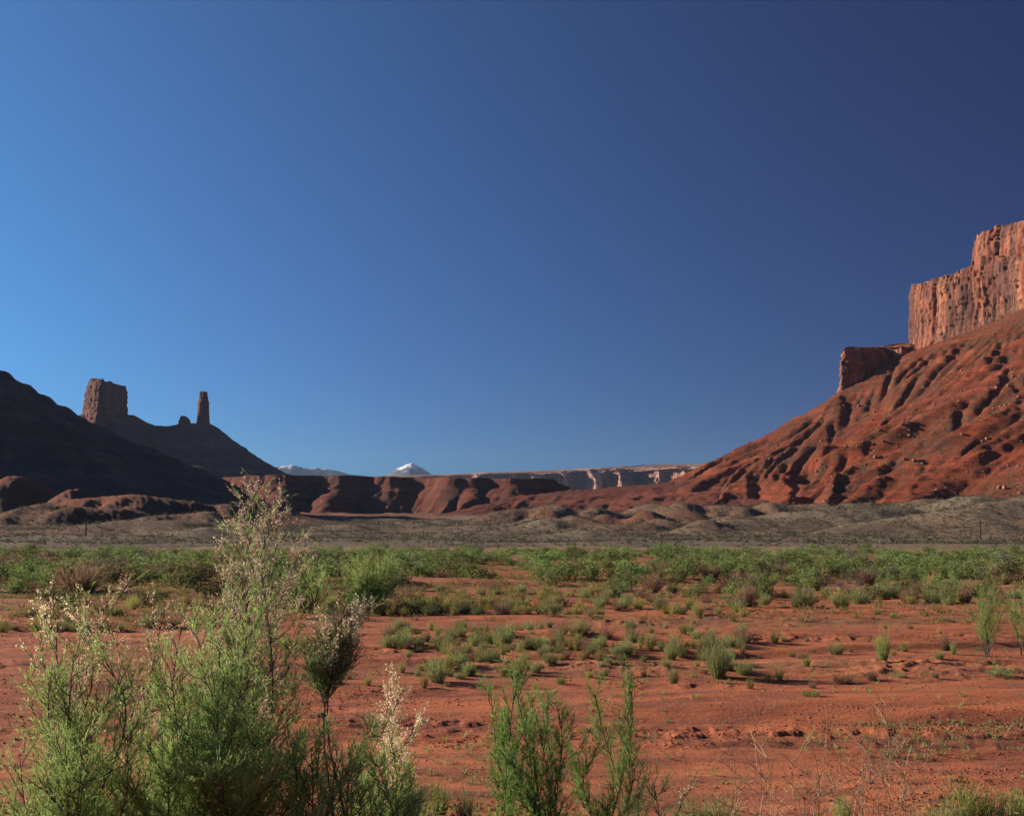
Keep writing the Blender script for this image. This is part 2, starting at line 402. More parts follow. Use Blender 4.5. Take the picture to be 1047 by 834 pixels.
_de = erode(_h0 * 1.5, 2.0, 14, 5000, 34, seed=9, cap=4.0, lim=2.2) * (0.2 + 1.0 * _r0) * sstep(215, 260, np.hypot(_EX, _EY)) * (1 - sstep(860, 940, _EY)) * (1 - sstep(400, 435, np.abs(_EX)))
def FH(x, y, full=False):
    x = np.asarray(x, float); y = np.asarray(y, float)
    fx = np.clip((x - _ex[0]) / 2.0, 0, len(_ex) - 1.001); fy = np.clip((y - _ey[0]) / 2.0, 0, len(_ey) - 1.001)
    i = fx.astype(int); j = fy.astype(int); u = fx - i; v = fy - j
    d = (_de[j, i] * (1 - u) + _de[j, i + 1] * u) * (1 - v) + (_de[j + 1, i] * (1 - u) + _de[j + 1, i + 1] * u) * v
    if full:
        z, a_, b_ = _FH0(x, y, True); return z + d, a_, b_
    return _FH0(x, y) + d
r, a = polar_sheet(193, 5200, 0.0058, 38, 0.085)
R_, A_ = np.meshgrid(r, a, indexing='ij')
X = R_ * np.sin(A_); Y = R_ * np.cos(A_)
Z, rd, pl = FH(X, Y, True)
o = mesh_obj('foothills', np.stack([X, Y, Z], -1).reshape(-1, 3), grid_faces(len(r), len(a))[:, ::-1], M_FOOT, smooth=True, attrs={'red': rd, 'pale': pl})
tag(o, 'grey sage covered foothills and red badland mounds below the mesas', kind='structure')

# ------------------------------------------------------------------ talus heightfields round a core line
def core_dist(x, y, pts):
    best = np.full(x.shape, 1e9); s_b = np.zeros(x.shape); z_b = np.zeros(x.shape); th = np.zeros(x.shape)
    s0 = 0.0
    for (p, q) in zip(pts[:-1], pts[1:]):
        dx, dy = q[0] - p[0], q[1] - p[1]; L = math.hypot(dx, dy)
        t = np.clip(((x - p[0]) * dx + (y - p[1]) * dy) / (L * L), 0, 1)
        cx = p[0] + t * dx; cy = p[1] + t * dy
        d = np.hypot(x - cx, y - cy)
        k = d < best
        best = np.where(k, d, best); s_b = np.where(k, s0 + t * L, s_b)
        z_b = np.where(k, p[2] + t * (q[2] - p[2]), z_b); th = np.where(k, np.arctan2(y - cy, x - cx), th)
        s0 += L
    return best, s_b, z_b, th
def talus(name, label, core, box, step, mat, slope=0.62, conc=1.25, gull=16, lam=55, z_foot=8, seed=0, plateau=0, rim=0, rim_amp=0, rim_lam=200, terr=0.35, rref=120, ero=None, ripple=4.0, spur=None, ledge=None, rub=0.3):
    x0, x1, y0, y1 = box
    xs = np.arange(x0, x1 + step, step); ys = np.arange(y0, y1 + step, step)
    X, Y = np.meshgrid(xs, ys)
    wx = X + 13 * noise(X / 130, Y / 130, seed + 1) + 4 * noise(X / 40, Y / 40, seed + 2)
    wy = Y + 13 * noise(X / 130, Y / 130, seed + 3) + 4 * noise(X / 40, Y / 40, seed + 4)
    d, s, zc, th = core_dist(wx, wy, core)
    if plateau:
        pr = plateau + 80 * sstep(-120, 170, X) + rim_amp * (noise(X / rim_lam, Y / (rim_lam * 3), seed + 6) + 0.45 * noise(X / (rim_lam * .4), Y / rim_lam, seed + 7)) + 5 * noise(X / 16, Y / 16, seed + 8)
        d = d - pr
    dd = np.clip(d, 0, None)
    Hh = zc - z_foot - rim
    L = Hh / slope
    t = np.clip(dd / (L * conc), 0, 1.6)
    prof = np.where(t < 1, (1 - t) ** conc, 0.0)
    h = z_foot + Hh * prof - np.clip(t - 1, 0, 1) * 60
    q = s + th * rref
    w = noise(q / (lam * 2.2), dd / (lam * 3), seed + 9)
    wq = 0.55 * noise(dd / 150, q / 260, seed + 11)
    g1 = ridged(q / lam + 0.25 * w + wq, dd / (lam * 9.0), 1, seed + 10)
    g2 = ridged(q / (lam * .36) + .5 * w + wq * 2.5, dd / (lam * 5.0), 1, seed + 14)
    amp = np.sin(np.clip(t, 0, 1) * math.pi) ** 0.8 * (0.22 + 0.95 * t)
    h = h + amp * (gull * (g1 - 0.55) * 1.15 + gull * (0.10 if ero else 0.42) * (g2 - 0.55)) 
    g3 = ridged(q / (lam * .13) + .7 * w + wq * 6, dd / (lam * 2.2), 2, seed + 17)
    de = 0 * h
    if ero:
        h = h + 0.6 * ripple * fbm(X / 42, Y / 42, 4, seed + 19) * np.clip(t * 6, 0, 1)
        de = erode(h, step, *ero, seed=seed)
        h = h + de
    h = h + amp * gull * (0.05 if ero else 0.15) * (g3 - 0.55) + (rub if ero else 1.0) * (ridged(X / 22, Y / 22, 3, seed + 21) - .6) * np.clip(t * 6, 0, 1)
    h = h + (0.2 if ero else 0.6) * ripple * fbm(X / 30, Y / 30, 3, seed + 20) * np.clip(t * 4, 0.15, 1) + 1.0 * noise(X / 7, Y / 7, seed + 25)
    if spur:
        g4 = np.clip(ridged(q / spur[0] + 2 * wq + .3 * w, dd / 420, 1, seed + 41), 0, None) ** 1.3
        g5 = ridged(q / (spur[0] * .37) + 4 * wq, dd / 160, 1, seed + 42)
        h = h + (spur[1] * (g4 - 0.45) + spur[1] * .3 * (g5 - .5)) * sstep(.30, .68, t) * (1 - sstep(.93, 1.02, t))
    if ledge:
        zl = h + 4 * noise(X / 140, Y / 140, seed + 43)
        h = h - ledge[2] * sstep(ledge[0] - 12, ledge[0] + 8, zl) * (1 - sstep(ledge[1] - 8, ledge[1] + 12, zl)) * sstep(-.25, .1, noise(X / 110, Y / 110, seed + 44)) * np.sin(2 * math.pi * zl / 10.5) * 10.5 / (2 * math.pi)
    T = 11.0
    hz = h + 3 * noise(X / 90, Y / 90, seed + 27)
    tm = terr * sstep(-0.3, 0.25, noise(X / 120, hz / 18, seed + 28)) * (1 - sstep(0.75, 1.0, t))
    h = h - tm * np.sin(2 * math.pi * hz / T) * T / (2 * math.pi) * 1.3
    if rim:
        h = np.where(d < 0, zc + 1.2 * noise(X / 30, Y / 30, seed + 29), h + rim * (1 - sstep(0, 9, d)))
    veg = (0.45 + 0.8 * fbm(q / 45, dd / 160, 3, seed + 33) + 0.5 * (0.55 - g1) * sstep(.1, .4, t) - 0.35 * sstep(.5, .9, t) - 0.14 * de).clip(0, 1)
    o = mesh_obj(name, np.stack([X, Y, h], -1).reshape(-1, 3), grid_faces(len(ys), len(xs)), mat, smooth=True, attrs={'veg': veg})
    tag(o, label, kind='structure')
    return (xs, ys, h)
def sample(hf, x, y):
    xs, ys, h = hf
    i = int(np.clip(round((y - ys[0]) / (ys[1] - ys[0])), 0, len(ys) - 1)); j = int(np.clip(round((x - xs[0]) / (xs[1] - xs[0])), 0, len(xs) - 1))
    return float(h[i, j])

# right mesa
RM = [P(862, 396, 1470), P(926, 361, 1460), P(960, 347, 1420), P(1047, 314, 1330), P(1150, 300, 1180), P(1290, 300, 1100)]
RM = [tuple(p) for p in RM]
hf_right = talus('mesa_slope', 'red gullied slope climbing to the tall cliff', RM, (60, 1130, 660, 1760), 2.3, M_TALUS, slope=0.66, conc=1.22, gull=20, lam=80, ero=(42, 5500, 90), z_foot=9, seed=3, rref=190, terr=0.35, spur=(44, 15), ledge=(150, 225, 1.25))
# left near hill
LH = [P(-110, 316, 1060), P(-260, 270, 1010), P(-420, 270, 900)]
LH = [tuple(p) for p in LH]
hf_left = talus('dark_hillside', 'dark shaded hillside sloping down from the left', LH, (-1500, -60, 640, 1700), 4.0, M_TALUS_L, ero=(14, 4000, 60), rub=3.0, ledge=(60, 230, 0.9), slope=0.56, conc=1.12, gull=9, lam=90, z_foot=10, seed=43, rref=200, terr=0.2)
# butte ridge
BR = [P(20, 450, 2150), P(70, 426, 2120), P(84, 421, 2100), P(131, 422, 2100), P(152, 433, 2110), P(170, 434, 2110), P(186, 431, 2100), P(212, 431, 2100)]
BR = [tuple(p) for p in BR]
hf_butte = talus('butte_ridge', 'dark bluish ridge carrying the butte and the thin spire', BR, (-1300, 60, 1560, 2700), 4.0, M_TALUS_L, ero=(12, 4000, 50), rub=2.6, ledge=(80, 190, 0.9), slope=0.70, conc=1.25, gull=9, lam=80, z_foot=20, seed=83, rref=120, terr=0.3, ripple=2.5)
# central mesa
CM = [P(345, 487, 2540), P(370, 487, 2500), P(400, 485.5, 2460), P(470, 488, 2450), P(560, 490.5, 2420), P(590, 500, 2420), P(720, 503, 2340)]
CM = [(p[0] * .80, p[1] * .80, (p[2] - EYE) * (p[1] * .80 - 330) / p[1] + EYE) for p in CM]
hf_mid = talus('low_mesa', 'low flat topped red mesa with fluted cliffs across the centre', CM, (-900, 820, 1350, 2450), 3.0, M_TALUS_C, ero=(24, 6000, 45), slope=0.60, conc=1.15, gull=8, lam=40, z_foot=17, seed=123, plateau=330, rim=8, rim_amp=75, rim_lam=150, spur=(26, 7), ledge=(60, 88, 1.1), terr=0.3, rref=150, ripple=2.5)
CS = [P(548, 504, 1490), P(600, 500, 1480), P(650, 495, 1470), P(700, 492, 1440), P(760, 488, 1410), P(820, 480, 1390)]
CS = [tuple(p) for p in CS]
talus('red_ramp', 'smooth red ramp between the low mesa and the right slope', CS, (-260, 640, 1040, 1800), 3.0, M_TALUS_C, slope=0.26, conc=1.2, gull=7, lam=110, z_foot=18, seed=163, rref=150, terr=0.6, ripple=3)

# ------------------------------------------------------------------ cliffs
def cliff(name, label, pts, mat, ds=2.0, dz=2.0, col=14.0, depth=6.0, sink=14, closed=True, seed=0, cap=0.16, batter=0.06, rough=1.0, top_n=2.0):
    """pts: plan vertices (x, y, z_base, z_top), listed so that the outside is on the right hand side of travel"""
    P4 = [np.array(p, float) for p in pts]
    ring = P4 + ([P4[0]] if closed else [])
    S = [0.0]
    for p, q in zip(ring[:-1], ring[1:]): S.append(S[-1] + math.hypot(*(q[:2] - p[:2])))
    ns = max(8, int(S[-1] / ds)); s = np.linspace(0, S[-1], ns, endpoint=not closed)
    A = np.array(ring)
    x = np.interp(s, S, A[:, 0]); y = np.interp(s, S, A[:, 1]); zb = np.interp(s, S, A[:, 2]) - sink; zt = np.interp(s, S, A[:, 3])
    # smoothed tangent
    if closed: tx = np.roll(x, -3) - np.roll(x, 3); ty = np.roll(y, -3) - np.roll(y, 3)
    else: tx = np.gradient(x); ty = np.gradient(y)
    L = np.hypot(tx, ty) + 1e-6; nx = ty / L; ny = -tx / L
    H = (zt - zb).max(); nz = max(6, int(H / dz))
    t = np.linspace(0, 1, nz)[:, None]
    Sg = s[None, :] + 0 * t; Tg = t + 0 * Sg
    Zg = zb[None, :] * (1 - t) + zt[None, :] * t
    hh = Zg
    sw = Sg + 3.0 * noise(Sg / 30, hh / 40, seed + 1)
    cn = ridged(sw / col, hh / (col * 9), 2, seed + 2)
    big = noise(sw / (col * 3.6), hh / (col * 14), seed + 3)
    crack = np.abs(noise(sw / (col * .55), hh / (col * 5), seed + 4))
    sj = sw + 1.2 * noise(hh / 22, Sg / 60, seed + 11)
    blk = (cells(sj / col, 0, seed) - .5) * 1.3 + (cells(sj / (col * .37), 0, seed + 1) - .5) * .45 + (cells(sj / (col * .8), 0, seed + 2) * cells(hh / 26 + cells(sj / (col * .8), 0, seed + 3) * 3, 0, seed + 4) - .3) * .8
    off = depth * 1.0 * blk + depth * 0.35 * (cn - 0.5) + depth * 1.5 * big - depth * 0.8 * (1 - sstep(0.0, 0.07, crack)) * sstep(.05, .2, Tg)
    lay = noise(hh / 5.0, Sg / 120, seed + 6)
    off = off + 0.9 * rough * sstep(-0.1, 0.2, lay) + rough * 1.1 * fbm(Sg / 6, hh / 8, 3, seed + 7)
    off = off - batter * (Tg * H) + 3.5 * rough * (1 - sstep(0.0, 0.25, Tg))
    capm = sstep(1 - cap, 1 - cap + 0.02, Tg)
    off = off - capm * 2.2 * rough - sstep(1 - cap * .45, 1 - cap * .42, Tg) * 2.0 * rough
    Xg = x[None, :] + nx[None, :] * off; Yg = y[None, :] + ny[None, :] * off
    Zg = Zg + top_n * sstep(.85, 1, Tg) * (0.9 * np.abs(noise(Sg / 11, 0 * Sg, seed + 9)) + 1.2 * (cells(sw / 13, 0, seed) - 0.5))
    rows = [np.stack([Xg, Yg, Zg], -1)]
    if closed:
        cx, cy = Xg[-1].mean(), Yg[-1].mean()
        for k in (0.93, 0.8, 0.55, 0.25, 0.0):
            xx = cx + (Xg[-1] - cx) * k; yy = cy + (Yg[-1] - cy) * k
            zz = Zg[-1] * (k ** .5) + Zg[-1].mean() * (1 - k ** .5) + 1.0 * noise(xx / 9, yy / 9, seed) + 1.2
            rows.append(np.stack([xx, yy, zz], -1)[None])
    V = np.concatenate(rows, 0)
    o = mesh_obj(name, V.reshape(-1, 3), grid_faces(V.shape[0], V.shape[1], closed), mat, smooth=False)
    tag(o, label, kind='structure')
    return o
def PV(u, vb, vt, Y):
    a = P(u, vb, Y); b = P(u, vt, Y); return (a[0], a[1], a[2], b[2])
# main right wall: from its left nose towards the camera and out of the frame, then back behind
cliff('mesa_cliff', 'tall sunlit red sandstone cliff on top of the right slope', [
    PV(931, 362, 293, 1545), PV(929, 362, 293, 1500), PV(934, 361, 290, 1478), PV(950, 352, 284, 1455), PV(972, 341, 278, 1425), PV(986, 336, 270, 1408),
    PV(993, 333, 262, 1400), PV(1012, 328, 262, 1382), PV(1040, 317, 262, 1345), PV(1100, 305, 262, 1270), PV(1180, 300, 262, 1200), PV(1400, 300, 262, 1300), PV(1300, 290, 262, 1800), PV(1000, 330, 276, 1720)],
    M_CLIFF, 1.5, 1.7, 17, 5.5, seed=5, cap=0.12, top_n=3.0, rough=.7)
cliff('upper_cliff', 'stepped upper tier of the red cliff at the right edge', [
    PV(1000, 275, 243, 1470), PV(996, 275, 242, 1436), PV(1003, 275, 237, 1412), PV(1018, 275, 232, 1396), PV(1047, 275, 224, 1356), PV(1105, 275, 212, 1285), PV(1190, 275, 205, 1235), PV(1390, 275, 205, 1330), PV(1290, 275, 215, 1780), PV(1060, 275, 240, 1680)],
    M_CLIFF, 1.5, 1.7, 12, 3.2, sink=6, seed=15, cap=0.3, top_n=3.0, rough=.8)
cliff('rock_tower', 'blocky rock tower with a shaded front left of the main cliff', [
    PV(862, 390, 358, 1520), PV(858.5, 398, 357, 1486), PV(862, 400, 356.5, 1466), PV(882, 394, 357, 1466), PV(903, 382, 358, 1472), PV(909, 376, 359, 1500), PV(922, 368, 356, 1480), PV(940, 362, 354, 1490), PV(945, 362, 355, 1560), PV(900, 380, 358, 1570)],
    M_CLIFF, 1.5, 1.5, 9, 3.4, sink=12, seed=25, cap=0.25, batter=0.03, top_n=4.0, rough=1.3)
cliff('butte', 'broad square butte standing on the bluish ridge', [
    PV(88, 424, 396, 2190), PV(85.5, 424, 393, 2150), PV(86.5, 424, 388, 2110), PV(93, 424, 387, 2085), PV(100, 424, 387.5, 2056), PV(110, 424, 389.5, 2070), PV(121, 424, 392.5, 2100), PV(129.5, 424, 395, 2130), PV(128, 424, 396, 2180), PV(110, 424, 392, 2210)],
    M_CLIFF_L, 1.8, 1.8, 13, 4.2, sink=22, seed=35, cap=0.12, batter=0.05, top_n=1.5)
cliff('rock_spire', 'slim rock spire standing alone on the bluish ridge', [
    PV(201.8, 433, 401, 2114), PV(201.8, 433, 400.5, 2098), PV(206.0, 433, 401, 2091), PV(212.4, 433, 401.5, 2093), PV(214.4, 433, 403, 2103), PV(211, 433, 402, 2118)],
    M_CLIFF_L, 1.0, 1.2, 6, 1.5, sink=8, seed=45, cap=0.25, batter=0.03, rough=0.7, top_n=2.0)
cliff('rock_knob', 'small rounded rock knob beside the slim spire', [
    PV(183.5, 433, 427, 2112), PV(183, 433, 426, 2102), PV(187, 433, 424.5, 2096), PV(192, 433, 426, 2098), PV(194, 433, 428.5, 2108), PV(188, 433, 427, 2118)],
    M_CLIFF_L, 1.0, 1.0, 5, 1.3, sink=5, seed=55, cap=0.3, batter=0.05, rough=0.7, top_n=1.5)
# far pale wall
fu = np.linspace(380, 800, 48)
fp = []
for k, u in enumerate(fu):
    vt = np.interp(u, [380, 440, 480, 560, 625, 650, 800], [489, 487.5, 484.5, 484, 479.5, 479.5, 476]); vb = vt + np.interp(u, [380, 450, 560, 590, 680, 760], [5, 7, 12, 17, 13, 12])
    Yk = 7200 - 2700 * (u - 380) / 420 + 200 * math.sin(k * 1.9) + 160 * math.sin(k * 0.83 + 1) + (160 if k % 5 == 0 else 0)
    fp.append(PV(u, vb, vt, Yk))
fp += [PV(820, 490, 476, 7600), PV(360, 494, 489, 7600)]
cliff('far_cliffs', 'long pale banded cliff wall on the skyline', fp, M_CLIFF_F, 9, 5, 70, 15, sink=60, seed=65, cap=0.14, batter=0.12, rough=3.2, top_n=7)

# snow mountains
def mountain(name, label, prof, Yd, depth, mat, step, seed, amp):
    us = [p[0] for p in prof]; x0 = P(us[0], 480, Yd)[0]; x1 = P(us[-1], 480, Yd)[0]
    xs = np.arange(x0, x1, step); ys = np.arange(Yd - depth, Yd + depth, step)
    X, Y = np.meshgrid(xs, ys)
    px = [P(p[0], p[1], Yd)[0] for p in prof]; pz = [P(p[0], p[1], Yd)[2] for p in prof]
    crest = np.interp(X, px, pz)
    yo = 0.25 * depth * noise(X / (depth * .8), 0 * X, seed)
    t = np.abs(Y - Yd - yo) / depth
    base = 330.0
    h = base + (crest - base) * np.clip(1 - t, 0, 1) ** 1.1
    h = h + amp * (ridged(X / (depth * .35), Y / (depth * .6), 4, seed + 2) - 0.75) * np.clip(t * 3 + .15, 0, 1)
    o = mesh_obj(name, np.stack([X, Y, h], -1).reshape(-1, 3), grid_faces(len(ys), len(xs)), mat, smooth=True)
    tag(o, label, kind='structure')
def mat_snow(lo, hi, rock, th):
    m = Mat('mountain_' + str(int(hi)))
    z = m.sep(m.geo())[2]
    n = m.noise(0.009, m.geo((1, 1, .3)), 7, 0.72, 0.6)
    k = m.math('ADD', m.math('MULTIPLY', m.math('SUBTRACT', z, lo), 1.0 / (hi - lo)), m.math('MULTIPLY', m.math('SUBTRACT', n, 0.5), 3.0))
    c = m.mix(m.ramp(k, [(th, 0.0), (th + 0.10, 1.0)]), rock, (0.78, 0.80, 0.84))
    m.color(c); m.bump(m.noise(0.012, m.geo(), 8, 0.7), 30, 0.8)
    return m.m
mountain('snow_peak', 'distant snow capped peak above the low mesa', [(340, 500), (385, 488), (395, 485.5), (404, 480), (411, 477.5), (416, 475), (422, 473), (427, 475.5), (433, 478.5), (440, 483.5), (447, 487.5), (470, 489), (540, 500)], 14000, 1300, mat_snow(640, 800, (0.10, 0.11, 0.13), 0.42), 16, 5, 55)
mountain('distant_range', 'blue wooded mountain range with thin snow patches', [(180, 500), (255, 484), (285, 477), (300, 475), (311, 478), (325, 478), (342, 480), (355, 484), (380, 486.5), (400, 490), (440, 500)], 14000, 1200, mat_snow(640, 800, (0.05, 0.065, 0.07), 0.55), 20, 25, 40)

# ------------------------------------------------------------------ haze
hv = bpy.data.materials.new('haze_air'); hv.use_nodes = True
hn = hv.node_tree.nodes; hn.clear()
pv = hn.new('ShaderNodeVolumePrincipled'); pv.inputs['Color'].default_value = (0.50, 0.68, 1.0, 1); pv.inputs['Density'].default_value = 1.3e-5
pv.inputs['Anisotropy'].default_value = 0.2
ho = hn.new('ShaderNodeOutputMaterial'); hv.node_tree.links.new(pv.outputs[0], ho.inputs['Volume'])
x0, x1, y0, y1, z0, z1 = -9000, 9000, -500, 15800, -70, 1000
hvv = [(x, y, z) for z in (z0, z1) for y in (y0, y1) for x in (x0, x1)]
hf_ = [(0, 2, 3, 1), (4, 5, 7, 6), (0, 1, 5, 4), (2, 6, 7, 3), (0, 4, 6, 2), (1, 3, 7, 5)]
USE_HAZE = True
if USE_HAZE:
    hz = mesh_obj('haze', hvv, hf_, hv); tag(hz, 'thin blue desert haze between the mesas', kind='stuff')
# ------------------------------------------------------------------ plant materials
def mat_leaf(name, c0, c1, c2, tr=0.35, rough=0.8):
    m = Mat(name, rough)
    t = m.attr('tint')
    oi = m.n.new('ShaderNodeObjectInfo')
    c = m.ramp(t, [(0.1, c0), (0.5, c1), (0.9, c2)])
    h = m.n.new('ShaderNodeHueSaturation')
    m.l.new(c, h.inputs['Color'])
    m.l.new(m.math('ADD', m.math('MULTIPLY', oi.outputs['Random'], 0.5), 0.72), h.inputs['Value'])
    m.l.new(m.math('ADD', m.math('MULTIPLY', oi.outputs['Random'], 0.035), 0.483), h.inputs['Hue'])
    m.color(h.outputs[0]); m.leafy(tr); return m.m
L_GREEN = mat_leaf('greasewood_leaf', (0.10, 0.14, 0.045), (0.20, 0.26, 0.08), (0.32, 0.39, 0.14))
L_OLIVE = mat_leaf('olive_leaf', (0.085, 0.088, 0.035), (0.135, 0.138, 0.055), (0.19, 0.19, 0.085))
L_GREY = mat_leaf('grey_twig_leaf', (0.085, 0.075, 0.062), (0.135, 0.120, 0.100), (0.21, 0.19, 0.165))
L_YELLOW = mat_leaf('yellow_green_tuft_leaf', (0.20, 0.175, 0.055), (0.32, 0.28, 0.09), (0.45, 0.39, 0.15))
L_SAGEG = mat_leaf('grey_green_tuft_leaf', (0.155, 0.17, 0.065), (0.25, 0.27, 0.10), (0.37, 0.38, 0.16))
L_BROWN = mat_leaf('dry_brown_tuft_leaf', (0.15, 0.085, 0.055), (0.25, 0.145, 0.09), (0.36, 0.23, 0.15))
L_SAGEC = mat_leaf('sagebrush_leaf', (0.075, 0.072, 0.045), (0.115, 0.108, 0.07), (0.17, 0.155, 0.105))
L_PALE = mat_leaf('pale_dead_twig', (0.17, 0.13, 0.11), (0.27, 0.215, 0.185), (0.38, 0.32, 0.28))
L_BRIGHT = mat_leaf('bright_green_tuft_leaf', (0.15, 0.19, 0.05), (0.24, 0.29, 0.075), (0.34, 0.39, 0.13))
L_TAM = mat_leaf('tamarisk_leaf', (0.19, 0.27, 0.08), (0.31, 0.41, 0.13), (0.43, 0.53, 0.20), 0.55)
L_TAMB = mat_leaf('vivid_tamarisk_leaf', (0.12, 0.185, 0.05), (0.19, 0.28, 0.075), (0.28, 0.38, 0.12), 0.5)
L_TAMD = mat_leaf('dark_tamarisk_leaf', (0.10, 0.145, 0.055), (0.17, 0.235, 0.085), (0.26, 0.33, 0.13), 0.5)
L_FLOWER = mat_leaf('tamarisk_flower', (0.50, 0.36, 0.24), (0.66, 0.53, 0.36), (0.80, 0.68, 0.50), 0.45)
L_STRAW = mat_leaf('straw_stalk', (0.27, 0.16, 0.10), (0.38, 0.24, 0.15), (0.50, 0.35, 0.23), 0.2)
wm = Mat('shrub_wood'); wm.color(wm.ramp(wm.noise(30, wm.geo()), [(0.35, (0.055, 0.042, 0.034)), (0.65, (0.13, 0.10, 0.08))])); WOOD = wm.m

# ------------------------------------------------------------------ plant geometry (numpy)
def unit(v): return v / (np.linalg.norm(v, axis=-1, keepdims=True) + 1e-9)
def quads(c, d, ln, wd, r, taper=0.35):
    """leaf blades: base points c, directions d, lengths ln, widths wd"""
    n = len(c); d = unit(d)
    sdv = unit(np.cross(d, r.normal(size=(n, 3))))
    ln = np.broadcast_to(ln, (n,))[:, None]; wd = np.broadcast_to(wd, (n,))[:, None]
    a = c - sdv * wd * .5; b = c + sdv * wd * .5
    e = c + d * ln
    v = np.stack([a, b, e + sdv * wd * .5 * taper, e - sdv * wd * .5 * taper], 1).reshape(-1, 3)
    return v
def qfaces(nv): return np.arange(nv).reshape(-1, 4)
def tube(pts, radii, k=5):
    pts = np.asarray(pts, float); n = len(pts)
    t = unit(np.gradient(pts, axis=0)); up = np.array([0.31, 0.2, 0.93])
    a = unit(np.cross(t, up)); b = np.cross(t, a)
    th = np.arange(k) * 2 * math.pi / k
    v = pts[:, None] + np.asarray(radii)[:, None, None] * (np.cos(th)[None, :, None] * a[:, None] + np.sin(th)[None, :, None] * b[:, None])
    return v.reshape(-1, 3), grid_faces(n, k, True)
def join(parts):
    V = []; Fc = []; o = 0
    for v, f in parts: V.append(v); Fc.append(f + o); o += len(v)
    return np.concatenate(V), np.concatenate(Fc)

def crown_cloud(r, n, clumps=16, flat=0.8, leaf=0.055, spread=0.17, lift=0.12):
    """bushy crown of unit height, about one unit wide: leaves in clumps"""
    th = r.uniform(0, 2 * math.pi, clumps); q = np.sqrt(r.uniform(0, 1, clumps))
    rad = 0.40 * q
    cz = lift + (0.86 - lift) * r.uniform(0.0, 1.0, clumps) * (1 - (q ** 2) * 0.55)
    cc = np.stack([rad * np.cos(th), rad * np.sin(th), cz], -1)
    k = r.integers(0, clumps, n)
    g = r.normal(size=(n, 3)); g = unit(g) * (r.uniform(0.25, 1, (n, 1)) ** .5) * spread * r.uniform(.7, 1.35, clumps)[k][:, None]
    g[:, 2] *= flat
    c = cc[k] + g
    c[:, 2] = np.clip(c[:, 2], 0.02, None)
    d = unit(g) + r.normal(size=(n, 3)) * .6 + np.array([0, 0, .5])
    tint = np.clip(r.uniform(.1, .9, clumps)[k] * .6 + r.uniform(0, 1, n) * .4, 0, 1)
    v = quads(c, d, leaf * r.uniform(.6, 1.4, n), leaf * .6 * r.uniform(.6, 1.3, n), r, .5)
    return v, np.repeat(tint, 4), cc
def shrub_meshes(name, mat, r, n=700, **kw):
    v, t, cc = crown_cloud(r, n, **kw)
    fo = ('foliage', v, qfaces(len(v)), mat, t)
    st = []
    for c in cc[:9]:
        p = np.linspace(0, 1, 5)[:, None]
        b = np.array([c[0] * .15, c[1] * .15, -0.05])
        pts = b * (1 - p) + c * p; pts[:, 2] = b[2] + (c[2] - b[2]) * p[:, 0] ** 1.2
        st.append(tube(pts, np.linspace(.014, .005, 5), 4))
    sv, sf = join(st)
    return fo, ('stems', sv, sf, WOOD, np.full(len(sv), .5))
def tuft_meshes(name, mat, r, n=260, spread=0.55, wid=0.017, base=0.16, fine=2):
    """tuft of unit height: upright stalks fanning from a small base, each with fine side blades"""
    th = r.uniform(0, 2 * math.pi, n); q = np.sqrt(r.uniform(0, 1, n))
    c = np.stack([base * q * np.cos(th), base * q * np.sin(th), np.full(n, -0.04)], -1)
    d = np.stack([spread * q * np.cos(th), spread * q * np.sin(th), np.ones(n)], -1) + r.normal(size=(n, 3)) * .13
    d = unit(d); ln = r.uniform(.45, 1.05, n) * (1 - .25 * q)
    V = [quads(c, d, ln, wid, r, .3)]; T = [np.repeat(r.uniform(0, .6, n), 4)]
    for k in range(fine):
        u = r.uniform(.35, 1, n)
        V.append(quads(c + d * (ln * u)[:, None], d + r.normal(size=(n, 3)) * .45, ln * .22, wid * 1.1, r, .3)); T.append(np.repeat(r.uniform(.3, 1, n), 4))
    v = np.concatenate(V)
    return ('blades', v, qfaces(len(v)), mat, np.concatenate(T)),

def data_of(spec):
    nm, v, f, m, t = spec
    o = mesh_obj(nm, v, f, m, attrs={'tint': t}); me = o.data
    bpy.data.objects.remove(o); return me
class Kind:
    """a plant kind with several shapes; near copies keep their parts, far ones are one mesh"""
    def __init__(s, name, cat, specs):
        s.name, s.cat = name, cat
        s.parts = [[(p[0], data_of(p)) for p in sp] for sp in specs]
        s.whole = []
        for sp in specs:
            V, Fc = join([(p[1], p[2]) for p in sp]); T = np.concatenate([p[4] for p in sp])
            mi = np.concatenate([np.full(len(p[2]), k) for k, p in enumerate(sp)])
            o = mesh_obj(name, V, Fc, None, attrs={'tint': T}, mats=[p[3] for p in sp], midx=mi)
            s.whole.append(o.data); bpy.data.objects.remove(o)
    def place(s, x, y, h, w, label, group=None, near=False, z=None, cat=None):
        k = random.randrange(len(s.whole))
        zz = float(G(x, y)) if z is None else z
        if near and len(s.parts[k]) > 1:
            e = empty(s.name, (x, y, zz - 0.02))
            for nm, me in s.parts[k]:
                c = bpy.data.objects.new(nm, me); COL.objects.link(c); c.parent = e
        else:
            e = bpy.data.objects.new(s.name, s.whole[k]); COL.objects.link(e); e.location = (x, y, zz - 0.02)
        e.scale = (w, w, h); e.rotation_euler = (0, 0, random.uniform(0, 6.28))
        tag(e, label, cat or s.cat, group)
        return e
R_ = np.random.default_rng
K_GREEN = Kind('green_shrub', 'shrub', [shrub_meshes('g', L_GREEN, R_(100 + k), 1100, clumps=18, spread=.17) for k in range(7)])
K_OLIVE = Kind('olive_shrub', 'shrub', [shrub_meshes('o', L_OLIVE, R_(120 + k), 900, clumps=16, spread=.16) for k in range(4)])
K_GREY = Kind('grey_shrub', 'shrub', [shrub_meshes('y', L_GREY, R_(140 + k), 520, clumps=16, spread=.17, leaf=.045) for k in range(3)])
